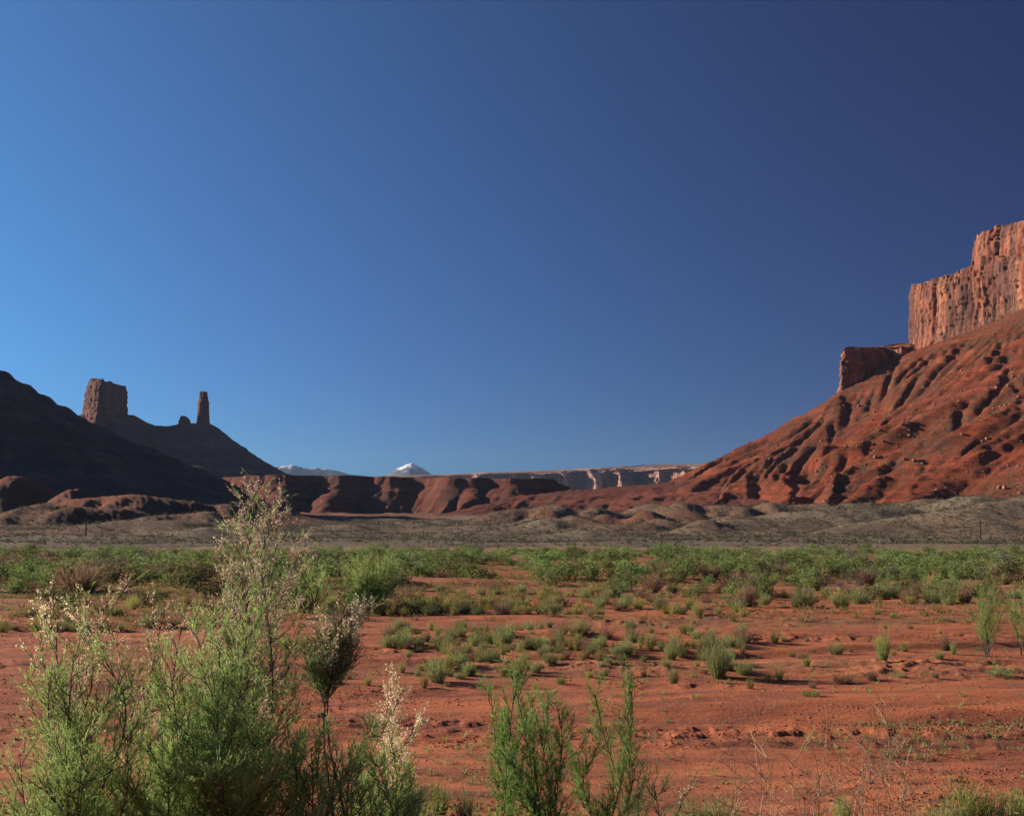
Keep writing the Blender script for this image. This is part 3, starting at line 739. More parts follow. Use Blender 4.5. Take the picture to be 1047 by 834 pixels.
K_PALE = Kind('dead_shrub', 'dead shrub', [shrub_meshes('p', L_PALE, R_(150 + k), 420, clumps=14, spread=.15, leaf=.05) for k in range(2)])
K_YEL = Kind('grass_tuft', 'grass tuft', [tuft_meshes('t', L_YELLOW, R_(160 + k), 170) for k in range(5)])
K_SAGE = Kind('rabbitbrush', 'rabbitbrush', [tuft_meshes('t', L_SAGEG, R_(170 + k), 260, spread=.7, base=.24) for k in range(5)])
K_BROWN = Kind('dry_tuft', 'dry tuft', [tuft_meshes('t', L_BROWN, R_(180 + k), 230, spread=.65, base=.2) for k in range(3)])
K_BRT = Kind('bright_tuft', 'grass tuft', [tuft_meshes('t', L_BRIGHT, R_(190 + k), 240, spread=.6, base=.2) for k in range(3)])

def at_ground(u, v):
    a, fy, fz = ray(u, v)
    z = 0.0
    for _ in range(6):
        Y = (z - EYE) / (fz / fy); X = a / fy * Y; z = float(G(X, Y))
        if Y > 400: break
    return X, Y
def px(Y): return Y / F       # metres per photo pixel at distance Y

# named single plants: kind, u, v of the foot, height px, width px, label
SINGLES = [
 (K_GREEN, 634, 603, 21, 30, 'round bright green shrub alone on red sand in front of the dense green belt'),
 (K_GREEN, 561, 600, 17, 22, 'small green shrub just left of the larger dark green shrub at the belt edge'),
 (K_GREEN, 576, 594, 27, 32, 'dark green bushy shrub standing out at the near edge of the green belt'),
 (K_BRT, 705, 622, 13, 14, 'small bright tuft on red ground below the wide yellow-green bush'),
 (K_BROWN, 764, 620, 30, 24, 'tall tan dry tuft below the pale dead bush'),
 (K_PALE, 772, 606, 28, 16, 'pale pinkish dead bush standing among green shrubs'),
 (K_GREEN, 782, 610, 34, 22, 'dark narrow green shrub right beside the pale dead bush'),
 (K_SAGE, 823, 621, 26, 32, 'wide grey-green rabbitbrush with whitish dead top at the sand edge'),
 (K_PALE, 825, 606, 14, 22, 'whitish dead twigs behind the wide grey-green rabbitbrush'),
 (K_SAGE, 674, 623, 19, 20, 'dark grey-green clump alone near the middle of the grassy row'),
 (K_SAGE, 564, 625, 15, 22, 'grey-green clump in the grassy row below the lone bright shrub'),
 (K_BROWN, 925, 615, 14, 16, 'small dark brown clump at the far edge of the smooth red sand'),
 (K_SAGE, 901, 613, 17, 24, 'low olive clump at the far edge of the smooth red sand'),
 (K_SAGE, 949, 615, 20, 16, 'narrow grey-green clump beyond the smooth sand, left of the tall tamarisk'),
 (K_BROWN, 987, 616, 22, 24, 'tan brush clump just behind the tall right-hand tamarisk'),
 (K_BRT, 903, 676, 40, 22, 'tall upright bright green bush alone on the red sand'),
 (K_SAGE, 735, 693, 55, 30, 'tall feathery grey-green bush rising above the scrub patch'),
 (K_SAGE, 722, 672, 30, 30, 'broad pale green clump at the left of the tall feathery bush'),
 (K_BROWN, 760, 657, 20, 32, 'wide dusky brown brush behind the tall feathery bush'),
 (K_YEL, 792, 657, 17, 16, 'yellow-green tuft right of the dusky brown brush'),
 (K_BRT, 825, 680, 13, 12, 'small round green tuft midway to the tall upright bright bush'),
 (K_SAGE, 855, 669, 17, 22, 'round greyish clump left of the tall upright bright bush'),
 (K_BROWN, 862, 699, 15, 34, 'low spreading dark dead brush on bare red sand'),
 (K_GREEN, 830, 712, 10, 20, 'tiny deep green plant alone on the bare red sand'),
 (K_YEL, 797, 695, 20, 16, 'pale yellowish tuft left of the low dead brush'),
 (K_YEL, 767, 704, 16, 16, 'short yellow tuft right of the tall feathery bush foot'),
 (K_BROWN, 966, 662, 24, 18, 'brown upright brush left of the slim green tuft'),
 (K_BRT, 975, 669, 18, 9, 'slim green tuft between brown brush and the tall tamarisk'),
 (K_GREEN, 1024, 692, 15, 26, 'low blue-green plant under the tall right-hand tamarisk'),
 (K_YEL, 925, 666, 14, 18, 'thin yellow-green tuft right of the tall upright bright bush'),
 (K_SAGE, 409, 662, 18, 34, 'dark green low clump left end of the middle scrub row'),
 (K_SAGE, 457, 664, 19, 36, 'broad grey-green clump in the middle scrub row'),
 (K_SAGE, 486, 660, 18, 20, 'small grey clump squeezed between two broad rabbitbrushes'),
 (K_SAGE, 516, 659, 24, 26, 'domed rabbitbrush at the crown of the middle scrub row'),
 (K_SAGE, 502, 676, 22, 30, 'leaning rabbitbrush in front of the domed one'),
 (K_SAGE, 536, 681, 20, 16, 'narrow olive clump in front of the scrub row centre'),
 (K_SAGE, 550, 662, 17, 28, 'wide low clump right of the domed rabbitbrush'),
 (K_SAGE, 447, 697, 30, 30, 'big olive clump alone in front of the scrub row'),
 (K_YEL, 434, 702, 20, 16, 'yellow tuft leaning on the big olive clump'),
 (K_BRT, 481, 691, 15, 16, 'small round fresh green tuft right of the big olive clump'),
 (K_YEL, 591, 665, 24, 22, 'loose yellowish clump right half of the scrub row'),
 (K_BROWN, 642, 702, 24, 18, 'upright brown tuft on bare sand below the scrub row'),
 (K_YEL, 619, 691, 12, 12, 'tiny pale tuft on sand between scrub row and brown tuft'),
 (K_YEL, 664, 664, 24, 24, 'feathery yellow-green clump near the right end of the scrub row'),
 (K_SAGE, 689, 700, 26, 14, 'narrow grey clump left of the tall feathery bush'),
 (K_BRT, 311, 668, 24, 24, 'round fresh green tuft beyond the flowering sapling'),
 (K_BRT, 291, 663, 18, 18, 'smaller round green tuft beside the fresher one'),
 (K_YEL, 376, 700, 14, 14, 'short yellow tuft on dark shadowed sand near the sapling'),
]
for (K, u, v, h, w, lab) in SINGLES:
    x, y = at_ground(u, v); s = px(y)
    wr = {K_GREEN: 1.1, K_PALE: 1.1}.get(K, .72)
    K.place(x, y, h * s * .98, w * s * wr, lab, near=(K in (K_GREEN, K_PALE)))

placed = [(P(u, v, 100), ) for u, v in ()]
def scatter(n, zone, kinds, hr, wr, seed, dens=None, mind=1.0):
    """n plants over a photo-region trapezoid, returned as world spots; zone=(u0,u1,v0,v1)"""
    r = np.random.default_rng(seed); out = []; tries = 0
    while len(out) < n and tries < n * 60:
        tries += 1
        u = r.uniform(zone[0], zone[1]); v = r.uniform(zone[2], zone[3])
        if dens is not None and r.uniform() > dens(u, v): continue
        x, y = at_ground(u, v)
        if any((x - a) ** 2 + (y - b) ** 2 < mind ** 2 for a, b in out): continue
        out.append((x, y))
        k = r.choice(len(kinds), p=[q[1] for q in kinds]); K, lab, grp = kinds[k][0], kinds[k][2], kinds[k][3]
        h = r.uniform(*hr); K.place(x, y, h, h * r.uniform(*wr), lab, grp)
    return out
# dense green belt (foot v 563..604)
belt = scatter(290, (-30, 1080, 567.0, 594), [
  (K_GREEN, .70, 'leafy green shrub packed in the dense belt below the grey hills', 'green shrubs of the dense belt'),
  (K_OLIVE, .20, 'dull olive shrub packed in the dense belt below the grey hills', 'olive shrubs of the dense belt'),
  (K_GREY, .10, 'bare grey twiggy shrub among the green ones of the belt', 'grey shrubs of the dense belt')],
  (1.0, 2.1), (1.3, 1.9), 901, dens=lambda u, v: (1.0 if v < 582 else (.8 if (u > 640) else .25 if u > 420 else .55)) * (0.6 + .4 * (noise(u / 40., v / 6., 5) > -.2)), mind=1.6)
scatter(120, (620, 1080, 583, 612), [
  (K_GREEN, .38, 'leafy green shrub at the ragged near edge of the belt', 'green shrubs at the near edge of the belt'),
  (K_OLIVE, .26, 'dull olive shrub at the ragged near edge of the belt', 'olive shrubs at the near edge of the belt'),
  (K_GREY, .18, 'grey twiggy shrub at the ragged near edge of the belt', 'grey shrubs at the near edge of the belt'),
  (K_BROWN, .18, 'tan brushy clump at the ragged near edge of the belt', 'tan clumps at the near edge of the belt')],
  (0.6, 1.5), (.9, 1.4), 902, dens=lambda u, v: 1.0 if v < 598 else .5, mind=1.4)
scatter(60, (-30, 420, 580, 625), [
  (K_GREEN, .45, 'leafy green shrub scattered behind the foreground tamarisks', 'green shrubs behind the foreground tamarisks'),
  (K_OLIVE, .35, 'dull olive shrub scattered behind the foreground tamarisks', 'olive shrubs behind the foreground tamarisks'),
  (K_BROWN, .20, 'tan brushy clump scattered behind the foreground tamarisks', 'tan clumps behind the foreground tamarisks')],
  (1.0, 2.3), (1.1, 1.7), 903, dens=lambda u, v: 1.0 if v < 600 else .35, mind=1.8)
# grassy row v 605..630
scatter(215, (225, 760, 604, 631), [
  (K_YEL, .62, 'yellow-green tuft in the grassy row beyond the scrub', 'yellow-green tufts of the grassy row'),
  (K_SAGE, .28, 'grey-green clump in the grassy row beyond the scrub', 'grey-green clumps of the grassy row'),
  (K_BROWN, .10, 'brown clump in the grassy row beyond the scrub', 'brown clumps of the grassy row')],
  (0.3, 0.75), (.8, 1.3), 904, dens=lambda u, v: 1.0 if u < 600 else .5, mind=.5)
scatter(60, (740, 1060, 600, 622), [
  (K_SAGE, .45, 'grey-green clump bordering the far side of the smooth sand', 'grey-green clumps bordering the smooth sand'),
  (K_YEL, .25, 'yellow tuft bordering the far side of the smooth sand', 'yellow tufts bordering the smooth sand'),
  (K_BROWN, .30, 'tan clump bordering the far side of the smooth sand', 'tan clumps bordering the smooth sand')],
  (0.4, 1.1), (.6, 1.1), 905, mind=.6)
# middle scrub row
scatter(230, (395, 770, 640, 692), [
  (K_SAGE, .45, 'small grey-green clump filling the middle scrub row', 'small grey-green clumps of the middle scrub row'),
  (K_YEL, .40, 'small yellowish tuft filling the middle scrub row', 'small yellowish tufts of the middle scrub row'),
  (K_BROWN, .15, 'small brown tuft filling the middle scrub row', 'small brown tufts of the middle scrub row')],
  (0.18, 0.6), (.6, 1.0), 906, dens=lambda u, v: math.exp(-((v - 654 - (u - 400) * .03) / 11.) ** 2) + .10, mind=.3)
scatter(70, (-30, 260, 600, 645), [
  (K_YEL, .6, 'yellow-green tuft on the flat behind the big left tamarisks', 'yellow-green tufts behind the left tamarisks'),
  (K_SAGE, .25, 'grey-green clump on the flat behind the big left tamarisks', 'grey-green clumps behind the left tamarisks'),
  (K_BROWN, .15, 'brown clump on the flat behind the big left tamarisks', 'brown clumps behind the left tamarisks')],
  (0.25, 0.8), (.8, 1.3), 909, mind=.5)
scatter(34, (770, 1060, 628, 705), [
  (K_YEL, .5, 'sparse yellow tuft on the open red sand', 'sparse yellow tufts on the open red sand'),
  (K_SAGE, .2, 'sparse grey-green tuft on the open red sand', 'sparse grey-green tufts on the open red sand'),
  (K_BROWN, .3, 'sparse brown tuft on the open red sand', 'sparse brown tufts on the open red sand')],
  (0.12, 0.35), (.7, 1.2), 907, mind=.6)
scatter(14, (330, 760, 690, 705), [
  (K_YEL, .7, 'short straw tuft at the near side of the scrub row', 'short straw tufts before the scrub row'),
  (K_SAGE, .3, 'short grey tuft at the near side of the scrub row', 'short grey tufts before the scrub row')],
  (0.12, 0.3), (0.9, 1.5), 908, mind=.4)

# uncountable cover: realised into one mesh per cover
def cover(name, label, spots, proto_fn, mat, seed):
    r = np.random.default_rng(seed); protos = [proto_fn(np.random.default_rng(seed + 5 + k)) for k in range(5)]
    V = []; T = []
    for (x, y, z, h, w) in spots:
        v, t = protos[r.integers(5)]
        a = r.uniform(0, 6.28); ca, sa = math.cos(a), math.sin(a)
        q = v.copy(); q[:, 0] = (v[:, 0] * ca - v[:, 1] * sa) * w + x; q[:, 1] = (v[:, 0] * sa + v[:, 1] * ca) * w + y; q[:, 2] = v[:, 2] * h + z
        V.append(q); T.append(np.clip(t + r.uniform(-.3, .3), 0, 1))
    V = np.concatenate(V)
    o = mesh_obj(name, V, qfaces(len(V)), mat, attrs={'tint': np.concatenate(T)})
    tag(o, label, kind='stuff')
def p_clump(n, leaf):
    def f(r):
        v, t, _ = crown_cloud(r, n, clumps=5, leaf=leaf, spread=.26, lift=.1); return v, t
    return f
def p_tuft(n, wid):
    def f(r):
        s = tuft_meshes('t', None, r, n, wid=wid, fine=1)[0]; return s[1], s[4]
    return f
r = np.random.default_rng(77)
# sage on the foothills
N = 42000
az = np.radians(r.uniform(-27, 27, N)); rr = 205 + 560 * r.uniform(0, 1, N) ** .8
xs = rr * np.sin(az); ys = rr * np.cos(az); keep = (noise(xs / 26, ys / 26, 91) > -0.28 + .5 * r.uniform(-1, 1, N))
Zf, rdf, plf = FH(xs, ys, True); keep &= (rdf < 0.6 + .3 * r.uniform(0, 1, N)) & (plf < .55)
xs, ys, Zf = xs[keep], ys[keep], Zf[keep]; hh = r.uniform(.22, .6, len(xs)) * (1 + rr[keep] / 500)
cover('sagebrush_cover', 'low grey sagebrush dotted over the foothills', [(x, y, z - .05, h, h * 1.6) for x, y, z, h in zip(xs, ys, Zf, hh)], p_clump(11, .34), L_SAGEC, 301)
# more of the green belt behind the individual shrubs
sp = []
rb = np.random.default_rng(78)
while len(sp) < 750:
    u = rb.uniform(-30, 1080); Y = rb.uniform(92, 178)
    if noise(u / 40., Y / 16., 95) < -.25 + (.25 if Y < 150 else 0): continue
    x = P(u, 560, Y)[0]; h = rb.uniform(.5, 1.35); z = max(float(G(x, Y)), float(FH(np.array([x]), np.array([Y]))[0]))
    sp.append((x, Y, z - .05, h, h * rb.uniform(1.1, 1.8)))
cover('undergrowth', 'low green undergrowth filling the belt of shrubs', sp, p_clump(150, .12), L_GREEN, 311)
# grass on the flats
sp = []
while len(sp) < 7500:
    u = rb.uniform(-30, 1080); v = 566 + 68 * rb.uniform(0, 1) ** 1.2
    x, y = at_ground(u, v)
    if y > 215: continue
    g = noise(x / 18, y / 10, 51) * .9 + .55
    band = 1.0 if y > 95 else (.85 if 52 < y < 92 else .4)
    if u > 620 and y < 100: band *= .35
    if rb.uniform() > band * g: continue
    h = rb.uniform(.14, .5); sp.append((x, y, float(G(x, y)) - .02, h, h * 1.6))
cover('dry_grass', 'thin yellowish grass on the flat', sp, p_tuft(14, .05), L_YELLOW, 321)
sp = []
while len(sp) < 2200:
    u = rb.uniform(-10, 1060); v = rb.uniform(640, 845); x, y = at_ground(u, v)
    if noise(x / 6, y / 3, 97) < .12 and rb.uniform() > .12: continue
    h = rb.uniform(.03, .17); sp.append((x, y, float(G(x, y)) - .01, h, h * 1.8))
cover('sparse_grass', 'tiny dry sprouts on the red sand', sp, p_tuft(9, .06), L_SAGEG, 331)

# clods of crusted sand
def p_clod(r):
    n = 6; th = np.arange(n) * 2 * math.pi / n
    ring = lambda rad, z: np.stack([rad * np.cos(th) * r.uniform(.7, 1.2, n), rad * np.sin(th) * r.uniform(.7, 1.2, n), z + r.uniform(-.08, .08, n)], -1)
    return np.concatenate([ring(.5, -.1), ring(.48, .22), ring(.26, .42), ring(.01, .46)])
def lumps(name, label, spots, mat, seed):
    r = np.random.default_rng(seed); pr = [p_clod(np.random.default_rng(seed + k)) for k in range(8)]
    fc = grid_faces(4, 6, True); V = []; Fc = []
    for k, (x, y, z, s) in enumerate(spots):
        v = pr[r.integers(8)]; a = r.uniform(0, 6.28); ca, sa = math.cos(a), math.sin(a); q = v.copy()
        q[:, 0] = (v[:, 0] * ca - v[:, 1] * sa) * s * 1.3 + x; q[:, 1] = (v[:, 0] * sa + v[:, 1] * ca) * s + y; q[:, 2] = v[:, 2] * s * r.uniform(.6, 1.1) + z
        V.append(q); Fc.append(fc + 24 * k)
    o = mesh_obj(name, np.concatenate(V), np.concatenate(Fc), mat); tag(o, label, kind='stuff'); return o
sp = []
while len(sp) < 8500:
    u = rb.uniform(-10, 1060); v = 640 + 210 * rb.uniform(0, 1) ** .8; x, y = at_ground(u, v)
    if noise(x / 7, y / 2.2, 98) < .10 and rb.uniform() > .07: continue
    sp.append((x, y, float(G(x, y) + Gdetail(x, y)) - .004, rb.uniform(.008, .042) * (1 + y / 60)))
lumps('clods', 'crumbled clods of red crust on the sand', sp, M_SAND, 401)

# boulders on the right slope
bm_ = mat_cliff('boulder_rock', (0.36, 0.17, 0.11), (0.24, 0.11, 0.075), (0.50, 0.30, 0.21), 2.0, .4)
def boulder_mesh(seed):
    r = np.random.default_rng(seed); n = 9; th = np.arange(n) * 2 * math.pi / n
    prof = [(.36, -.35), (.52, -.1), (.55, .2), (.42, .42), (.2, .5), (.01, .52)]
    k = r.uniform(.75, 1.2, n)
    V = np.concatenate([np.stack([a * k * np.cos(th) * r.uniform(.92, 1.08, n), a * k * .8 * np.sin(th) * r.uniform(.92, 1.08, n), b + r.uniform(-.05, .05, n)], -1) for a, b in prof])
    o = mesh_obj('boulder', V, grid_faces(6, n, True), bm_); me = o.data; bpy.data.objects.remove(o); return me
BM = [boulder_mesh(500 + k) for k in range(7)]
rr_ = np.random.default_rng(88)
def slope_hit(u, v, hf, Y0=700, Y1=1500):
    a, fy, fz = ray(u, v); last = None
    for Y in np.arange(Y0, Y1, 3.0):
        if EYE + fz / fy * Y < sample(hf, a / fy * Y, Y): return a / fy * Y, Y, sample(hf, a / fy * Y, Y)
    return None
BO = [(811, 456, 3.6, 'large pale boulder low on the left flank of the red slope'), (803, 463, 3.0, 'pale boulder just below the large one on the left flank'), (935, 472, 3.8, 'big rounded tan boulder among the red lower spurs'),
      (1022, 500, 3.0, 'light boulder at the foot of the slope near the right edge'), (1027, 501, 2.7, 'second light boulder beside its twin at the slope foot'), (895, 468, 3.2, 'grey block perched on the diagonal debris ridge')]
for (u, v, s, lab) in BO:
    q = slope_hit(u, v, hf_right)
    if q is None: continue
    o = bpy.data.objects.new('boulder', BM[rr_.integers(7)]); COL.objects.link(o); o.location = (q[0], q[1], q[2] + .2 * s); o.scale = (s * 1.3, s * 1.3, s); o.rotation_euler = (0, 0, rr_.uniform(0, 6))
    tag(o, lab, 'boulder')
nb = 0
while nb < 130:
    t = rr_.uniform(0, 1); u = 740 + 300 * t; v = 470 - 130 * t + rr_.normal() * 26 + 25
    if rr_.uniform() < .35: u = rr_.uniform(700, 1045); v = rr_.uniform(400, 510)
    q = slope_hit(u, v, hf_right)
    if q is None: continue
    s = rr_.uniform(.9, 2.3) * (1.5 if rr_.uniform() < .12 else 1)
    o = bpy.data.objects.new('boulder', BM[rr_.integers(7)]); COL.objects.link(o); o.location = (q[0], q[1], q[2] + .15 * s); o.scale = (s * 1.3, s * 1.3, s); o.rotation_euler = (rr_.uniform(-.3, .3), 0, rr_.uniform(0, 6))
    tag(o, 'small fallen boulder strewn on the red debris slope', 'boulder', 'small boulders strewn over the red slope'); nb += 1
sp = []
while len(sp) < 6500:
    x = rr_.uniform(60, 900); y = rr_.uniform(820, 1600)
    if abs(x / y) > .50: continue
    if noise(x / 45, y / 90, 99) < .05: continue
    sp.append((x, y, sample(hf_right, x, y) - .2, rr_.uniform(.35, 1.0) ** 1.5 * 1.7))
lumps('rubble', 'scattered rubble and dark scrub over the red slope', sp, bm_, 411)
sp = []
while len(sp) < 6500:
    x = rr_.uniform(60, 900); y = rr_.uniform(820, 1600)
    if abs(x / y) > .50 or noise(x / 60, y / 60, 100) < -.05: continue
    s = rr_.uniform(.6, 1.7); sp.append((x, y, sample(hf_right, x, y) - .3, s * .9, s * 1.3))
cover('slope_brush', 'dark scrub dotted over the red slope', sp, p_clump(10, .5), L_OLIVE, 421)

# utility poles
pm = Mat('weathered_pole_wood'); pm.color(pm.ramp(pm.noise(3, pm.geo((1, 1, .1))), [(.35, (.05, .04, .033)), (.65, (.10, .08, .065))]))
def utility_pole(u, vb, vt, Y, lab):
    b = P(u, vb, Y); zt = P(u, vt, Y)[2]; zb = float(FH(np.array([b[0]]), np.array([b[1]]))[0]); H = zt - zb
    e = empty('utility_pole', (b[0], b[1], zb)); tag(e, lab, 'utility pole', None)
    v, f = tube([(0, 0, -.5), (0, 0, H * .5), (0, 0, H)], [.19, .16, .12], 8); mesh_obj('pole', v, f, pm.m, e)
    v, f = tube([(-1.2, 0, H - .7), (0, .02, H - .7), (1.2, 0, H - .7)], [.07, .075, .07], 4); ca = mesh_obj('crossarm', v, f, pm.m, e)
    for xx in (-1.05, -.4, .4, 1.05):
        v, f = tube([(xx, 0, H - .66), (xx, 0, H - .5), (xx, 0, H - .42)], [.03, .055, .03], 6); i = mesh_obj('insulator', v, f, pm.m, ca)
utility_pole(87, 561, 529, 262, 'dark wooden utility pole at the left foot of the badland mounds')
utility_pole(1003, 560, 531, 255, 'dark wooden utility pole below the large grey hill on the right')

# ------------------------------------------------------------------ foreground tamarisks
def curve(p0, p1, r, sag=.12, n=10):
    p0 = np.array(p0, float); p1 = np.array(p1, float); t = np.linspace(0, 1, n)[:, None]
    L = np.linalg.norm(p1 - p0)
    side = r.normal(size=3) * sag * L; side[2] *= .3
    p = p0 + (p1 - p0) * t + side * np.sin(t * math.pi) * .6 + r.normal(size=3) * .04 * L * np.sin(t * 2 * math.pi)
    return p
def tam(label, root, tips, r, branches=20, blen=.42, twigs=14, leaf_mat=L_TAM, flower=0.0, fl_from=.7, bare=.18, spread=.6, dense=9, wood=.016, bl=.035, tw=.13, group=None, loc_name='tamarisk', bend=.1):
    """root world point; tips: list of (point, flower factor) for the main stems"""
    root = np.array(root, float); e = empty(loc_name, root); tag(e, label, 'tamarisk', group)
    FV = []; FT = []; WV = []; BV = []; BT = []
    for k, (tip, ff) in enumerate(tips):
        tip = np.array(tip, float) - root
        base = np.array([r.normal() * .05, r.normal() * .05, -.05])
        st = curve(base, tip, r, bend, 14)
        L = np.linalg.norm(st[-1] - st[0])
        v, f = tube(st, np.linspace(wood * (.6 + .4 * L / 2.5), .0025, 14), 5); mesh_obj('stem', v, f, WOOD, e)
        nb_ = max(5, int(branches * 1.7 * L / 2.2)); bb = []
        seg = unit(np.gradient(st, axis=0))
        for j in range(nb_):
            t = bare + (1 - bare) * (j + r.uniform(0, 1)) / nb_; t = min(t, .99)
            i = t * 13; i0 = int(i); p = st[i0] * (1 - (i - i0)) + st[min(13, i0 + 1)] * (i - i0)
            ax = seg[i0]; out = unit(r.normal(size=3) * np.array([1, 1, .35]))
            bl_ = blen * r.uniform(.45, 1.25) * (1.15 - .65 * t)
            d = unit(ax * .9 + out * spread + np.array([0, 0, .25]))
            q = curve(p, p + d * bl_ + np.array([0, 0, .10 * bl_]), r, .12, 6)
            vv, ffc = tube(q, np.linspace(.0042, .0012, 6), 3); bb.append((vv, ffc))
            # twigs
            nt = max(4, int(twigs * 1.5 * bl_ / blen)); ti = r.uniform(.12, 1, nt)
            idx = ti * 5; a0 = idx.astype(int).clip(0, 4); fr = (idx - a0)[:, None]
            tp = q[a0] * (1 - fr) + q[a0 + 1] * fr
            td = unit(d[None] * .8 + r.normal(size=(nt, 3)) * .5 + np.array([0, 0, .45])); tl = tw * r.uniform(.5, 1.25, nt)
            isf = (r.uniform(0, 1, nt) < ff * sstep(fl_from - .15, fl_from + .15, t + .15 * ti))
            # leafy blades along each twig
            m = dense; s = r.uniform(0, 1, (nt, m))
            c = (tp[:, None] + td[:, None] * (tl[:, None, None] * s[..., None])); dd = td[:, None] + r.normal(size=(nt, m, 3)) * .27
            g = ~isf
            if g.any():
                cc = c[g].reshape(-1, 3); d2 = dd[g].reshape(-1, 3)
                FV.append(quads(cc, d2, bl * r.uniform(.6, 1.4, len(cc)), .0034 * (bl / .035) ** .8 * r.uniform(.7, 1.5, len(cc)), r, .4))
                base_t = .25 + .5 * r.uniform(); FT.append(np.repeat(np.clip(base_t + r.normal(size=len(cc)) * .18, 0, 1), 4))
                FV.append(quads(tp[g], td[g], tl[g], .0032, r, .5)); FT.append(np.full(4 * g.sum(), .1))
            if isf.any():
                cc = c[isf].reshape(-1, 3); cc = cc + r.normal(size=cc.shape) * .007
                k2 = r.uniform(size=len(cc)) < .85; cc = cc[k2]
                BV.append(quads(cc, r.normal(size=cc.shape), .011 * r.uniform(.6, 1.6, len(cc)), .010, r, .8)); BT.append(np.repeat(r.uniform(0, 1, len(cc)), 4))
                BV.append(quads(tp[isf], td[isf], tl[isf], .0025, r, .5)); BT.append(np.full(4 * isf.sum(), .2))
        WV += bb
    v, f = join(WV); mesh_obj('branches', v, f, WOOD, e)
    v = np.concatenate(FV); mesh_obj('foliage', v, qfaces(len(v)), leaf_mat, e, attrs={'tint': np.concatenate(FT)})
    if BV:
        v = np.concatenate(BV); mesh_obj('flower_plumes', v, qfaces(len(v)), L_FLOWER, e, attrs={'tint': np.concatenate(BT)})
    return e
def root_at(u, Y): 
    x = P(u, 700, Y)[0]; return (x, Y, float(G(x, Y)))
T = lambda u, v, Y, f=0.: (P(u, v, Y), f)
tam('tallest tamarisk with cream flower plumes reaching above the skyline', root_at(215, 8.6), [
    T(263, 512, 8.5, .75), T(280, 532, 8.7, .7), T(302, 572, 8.9, .75), T(268, 590, 8.2, .5), T(240, 620, 8.3, .4), T(252, 650, 7.9, .1), T(225, 655, 8.0, .25), T(200, 640, 8.6, .35),
    T(175, 690, 8.0, .0), T(155, 700, 8.4, .0), T(215, 700, 7.7, 0), T(280, 680, 8.6, .0), T(295, 720, 8.4, .0), T(245, 720, 7.6, 0), T(190, 745, 7.6, 0), T(262, 760, 7.8, 0), T(150, 760, 7.9, 0), T(172, 790, 7.5, 0), T(302, 765, 8.0, 0), T(312, 800, 7.8, 0), T(280, 800, 7.5, 0), T(138, 805, 7.7, 0), T(225, 800, 7.4, 0)],
    R_(1001), branches=28, twigs=14, fl_from=.60, dense=11, blen=.50, spread=.8)
tam('wide tamarisk at the left edge with arching leafy stems', root_at(85, 8.0), [
    T(60, 628, 8.0, .7), T(88, 636, 8.2, .6), T(40, 655, 8.2, .5), T(110, 680, 7.8, .0), T(75, 668, 7.6, 0), T(50, 700, 7.7, .0), T(30, 720, 7.9, 0), T(128, 700, 7.8, 0), T(95, 730, 7.4, 0), T(60, 760, 7.4, 0), T(130, 750, 7.6, 0), T(20, 770, 7.5, 0), T(112, 790, 7.4, 0), T(42, 805, 7.3, 0), T(85, 800, 7.2, 0)],
    R_(1002), branches=19, twigs=13, fl_from=.74, dense=9, blen=.46, spread=.8)
tam('thin tamarisk sprays with faded flowers between the two big bushes', root_at(150, 9.4), [
    T(130, 598, 9.4, .8), T(168, 625, 9.3, .8), T(150, 650, 9.5, .6), T(112, 640, 9.6, .6), T(185, 640, 9.4, .7)],
    R_(1003), branches=15, twigs=9, fl_from=.62, dense=7, blen=.34)
tam('dark slender tamarisk sapling with a rounded cream flower head', root_at(335, 7.9), [
    T(358, 645, 7.9, .75), T(351, 655, 7.8, .75)],
    R_(1004), branches=30, twigs=17, fl_from=.98, dense=10, leaf_mat=L_TAMD, bare=.76, blen=.40, spread=.85, bend=.03)
tam('low dark tamarisk sprays beneath the slender sapling', root_at(332, 7.7), [
    T(318, 762, 7.6, 0), T(376, 748, 7.9, 0), T(385, 780, 7.7, 0), T(345, 770, 7.5, 0), T(300, 770, 7.8, .0)],
    R_(1005), branches=26, twigs=17, dense=13, leaf_mat=L_TAM, bare=.18, blen=.36, spread=.9)
tam('small tamarisk with leaning cream flower spray right of the sapling', root_at(385, 9.7), [
    T(408, 715, 9.7, .95), T(424, 742, 9.7, .9), T(396, 748, 9.6, .9), T(385, 775, 9.4, .0), T(370, 790, 9.4, 0), T(402, 790, 9.5, 0), T(378, 805, 9.2, 0), T(420, 800, 9.6, 0)],
    R_(1006), branches=20, twigs=14, fl_from=.66, dense=11, blen=.37, spread=.8)
tam('saturated green upright tamarisk in the middle of the foreground', root_at(540, 9.9), [
    T(502, 708, 9.9, 0), T(523, 686, 9.9, .15), T(530, 693, 9.8, .0), T(545, 712, 10.0, 0), T(560, 718, 10.1, .3), T(572, 730, 9.9, 0), T(512, 740, 9.8, 0), T(550, 745, 9.7, 0), T(533, 750, 9.6, 0)],
    R_(1007), branches=22, twigs=13, fl_from=.9, dense=11, blen=.27, bare=.15, spread=.55, wood=.009, leaf_mat=L_TAMB)
tam('smaller open tamarisk with forked tips right of the middle one', root_at(618, 10.2), [
    T(608, 708, 10.2, 0), T(646, 706, 10.2, 0), T(598, 752, 10.1, 0), T(630, 745, 10.1, 0), T(612, 770, 10.0, 0)],
    R_(1008), branches=22, twigs=12, dense=11, blen=.23, bare=.22, spread=.6, wood=.009, leaf_mat=L_TAMB)
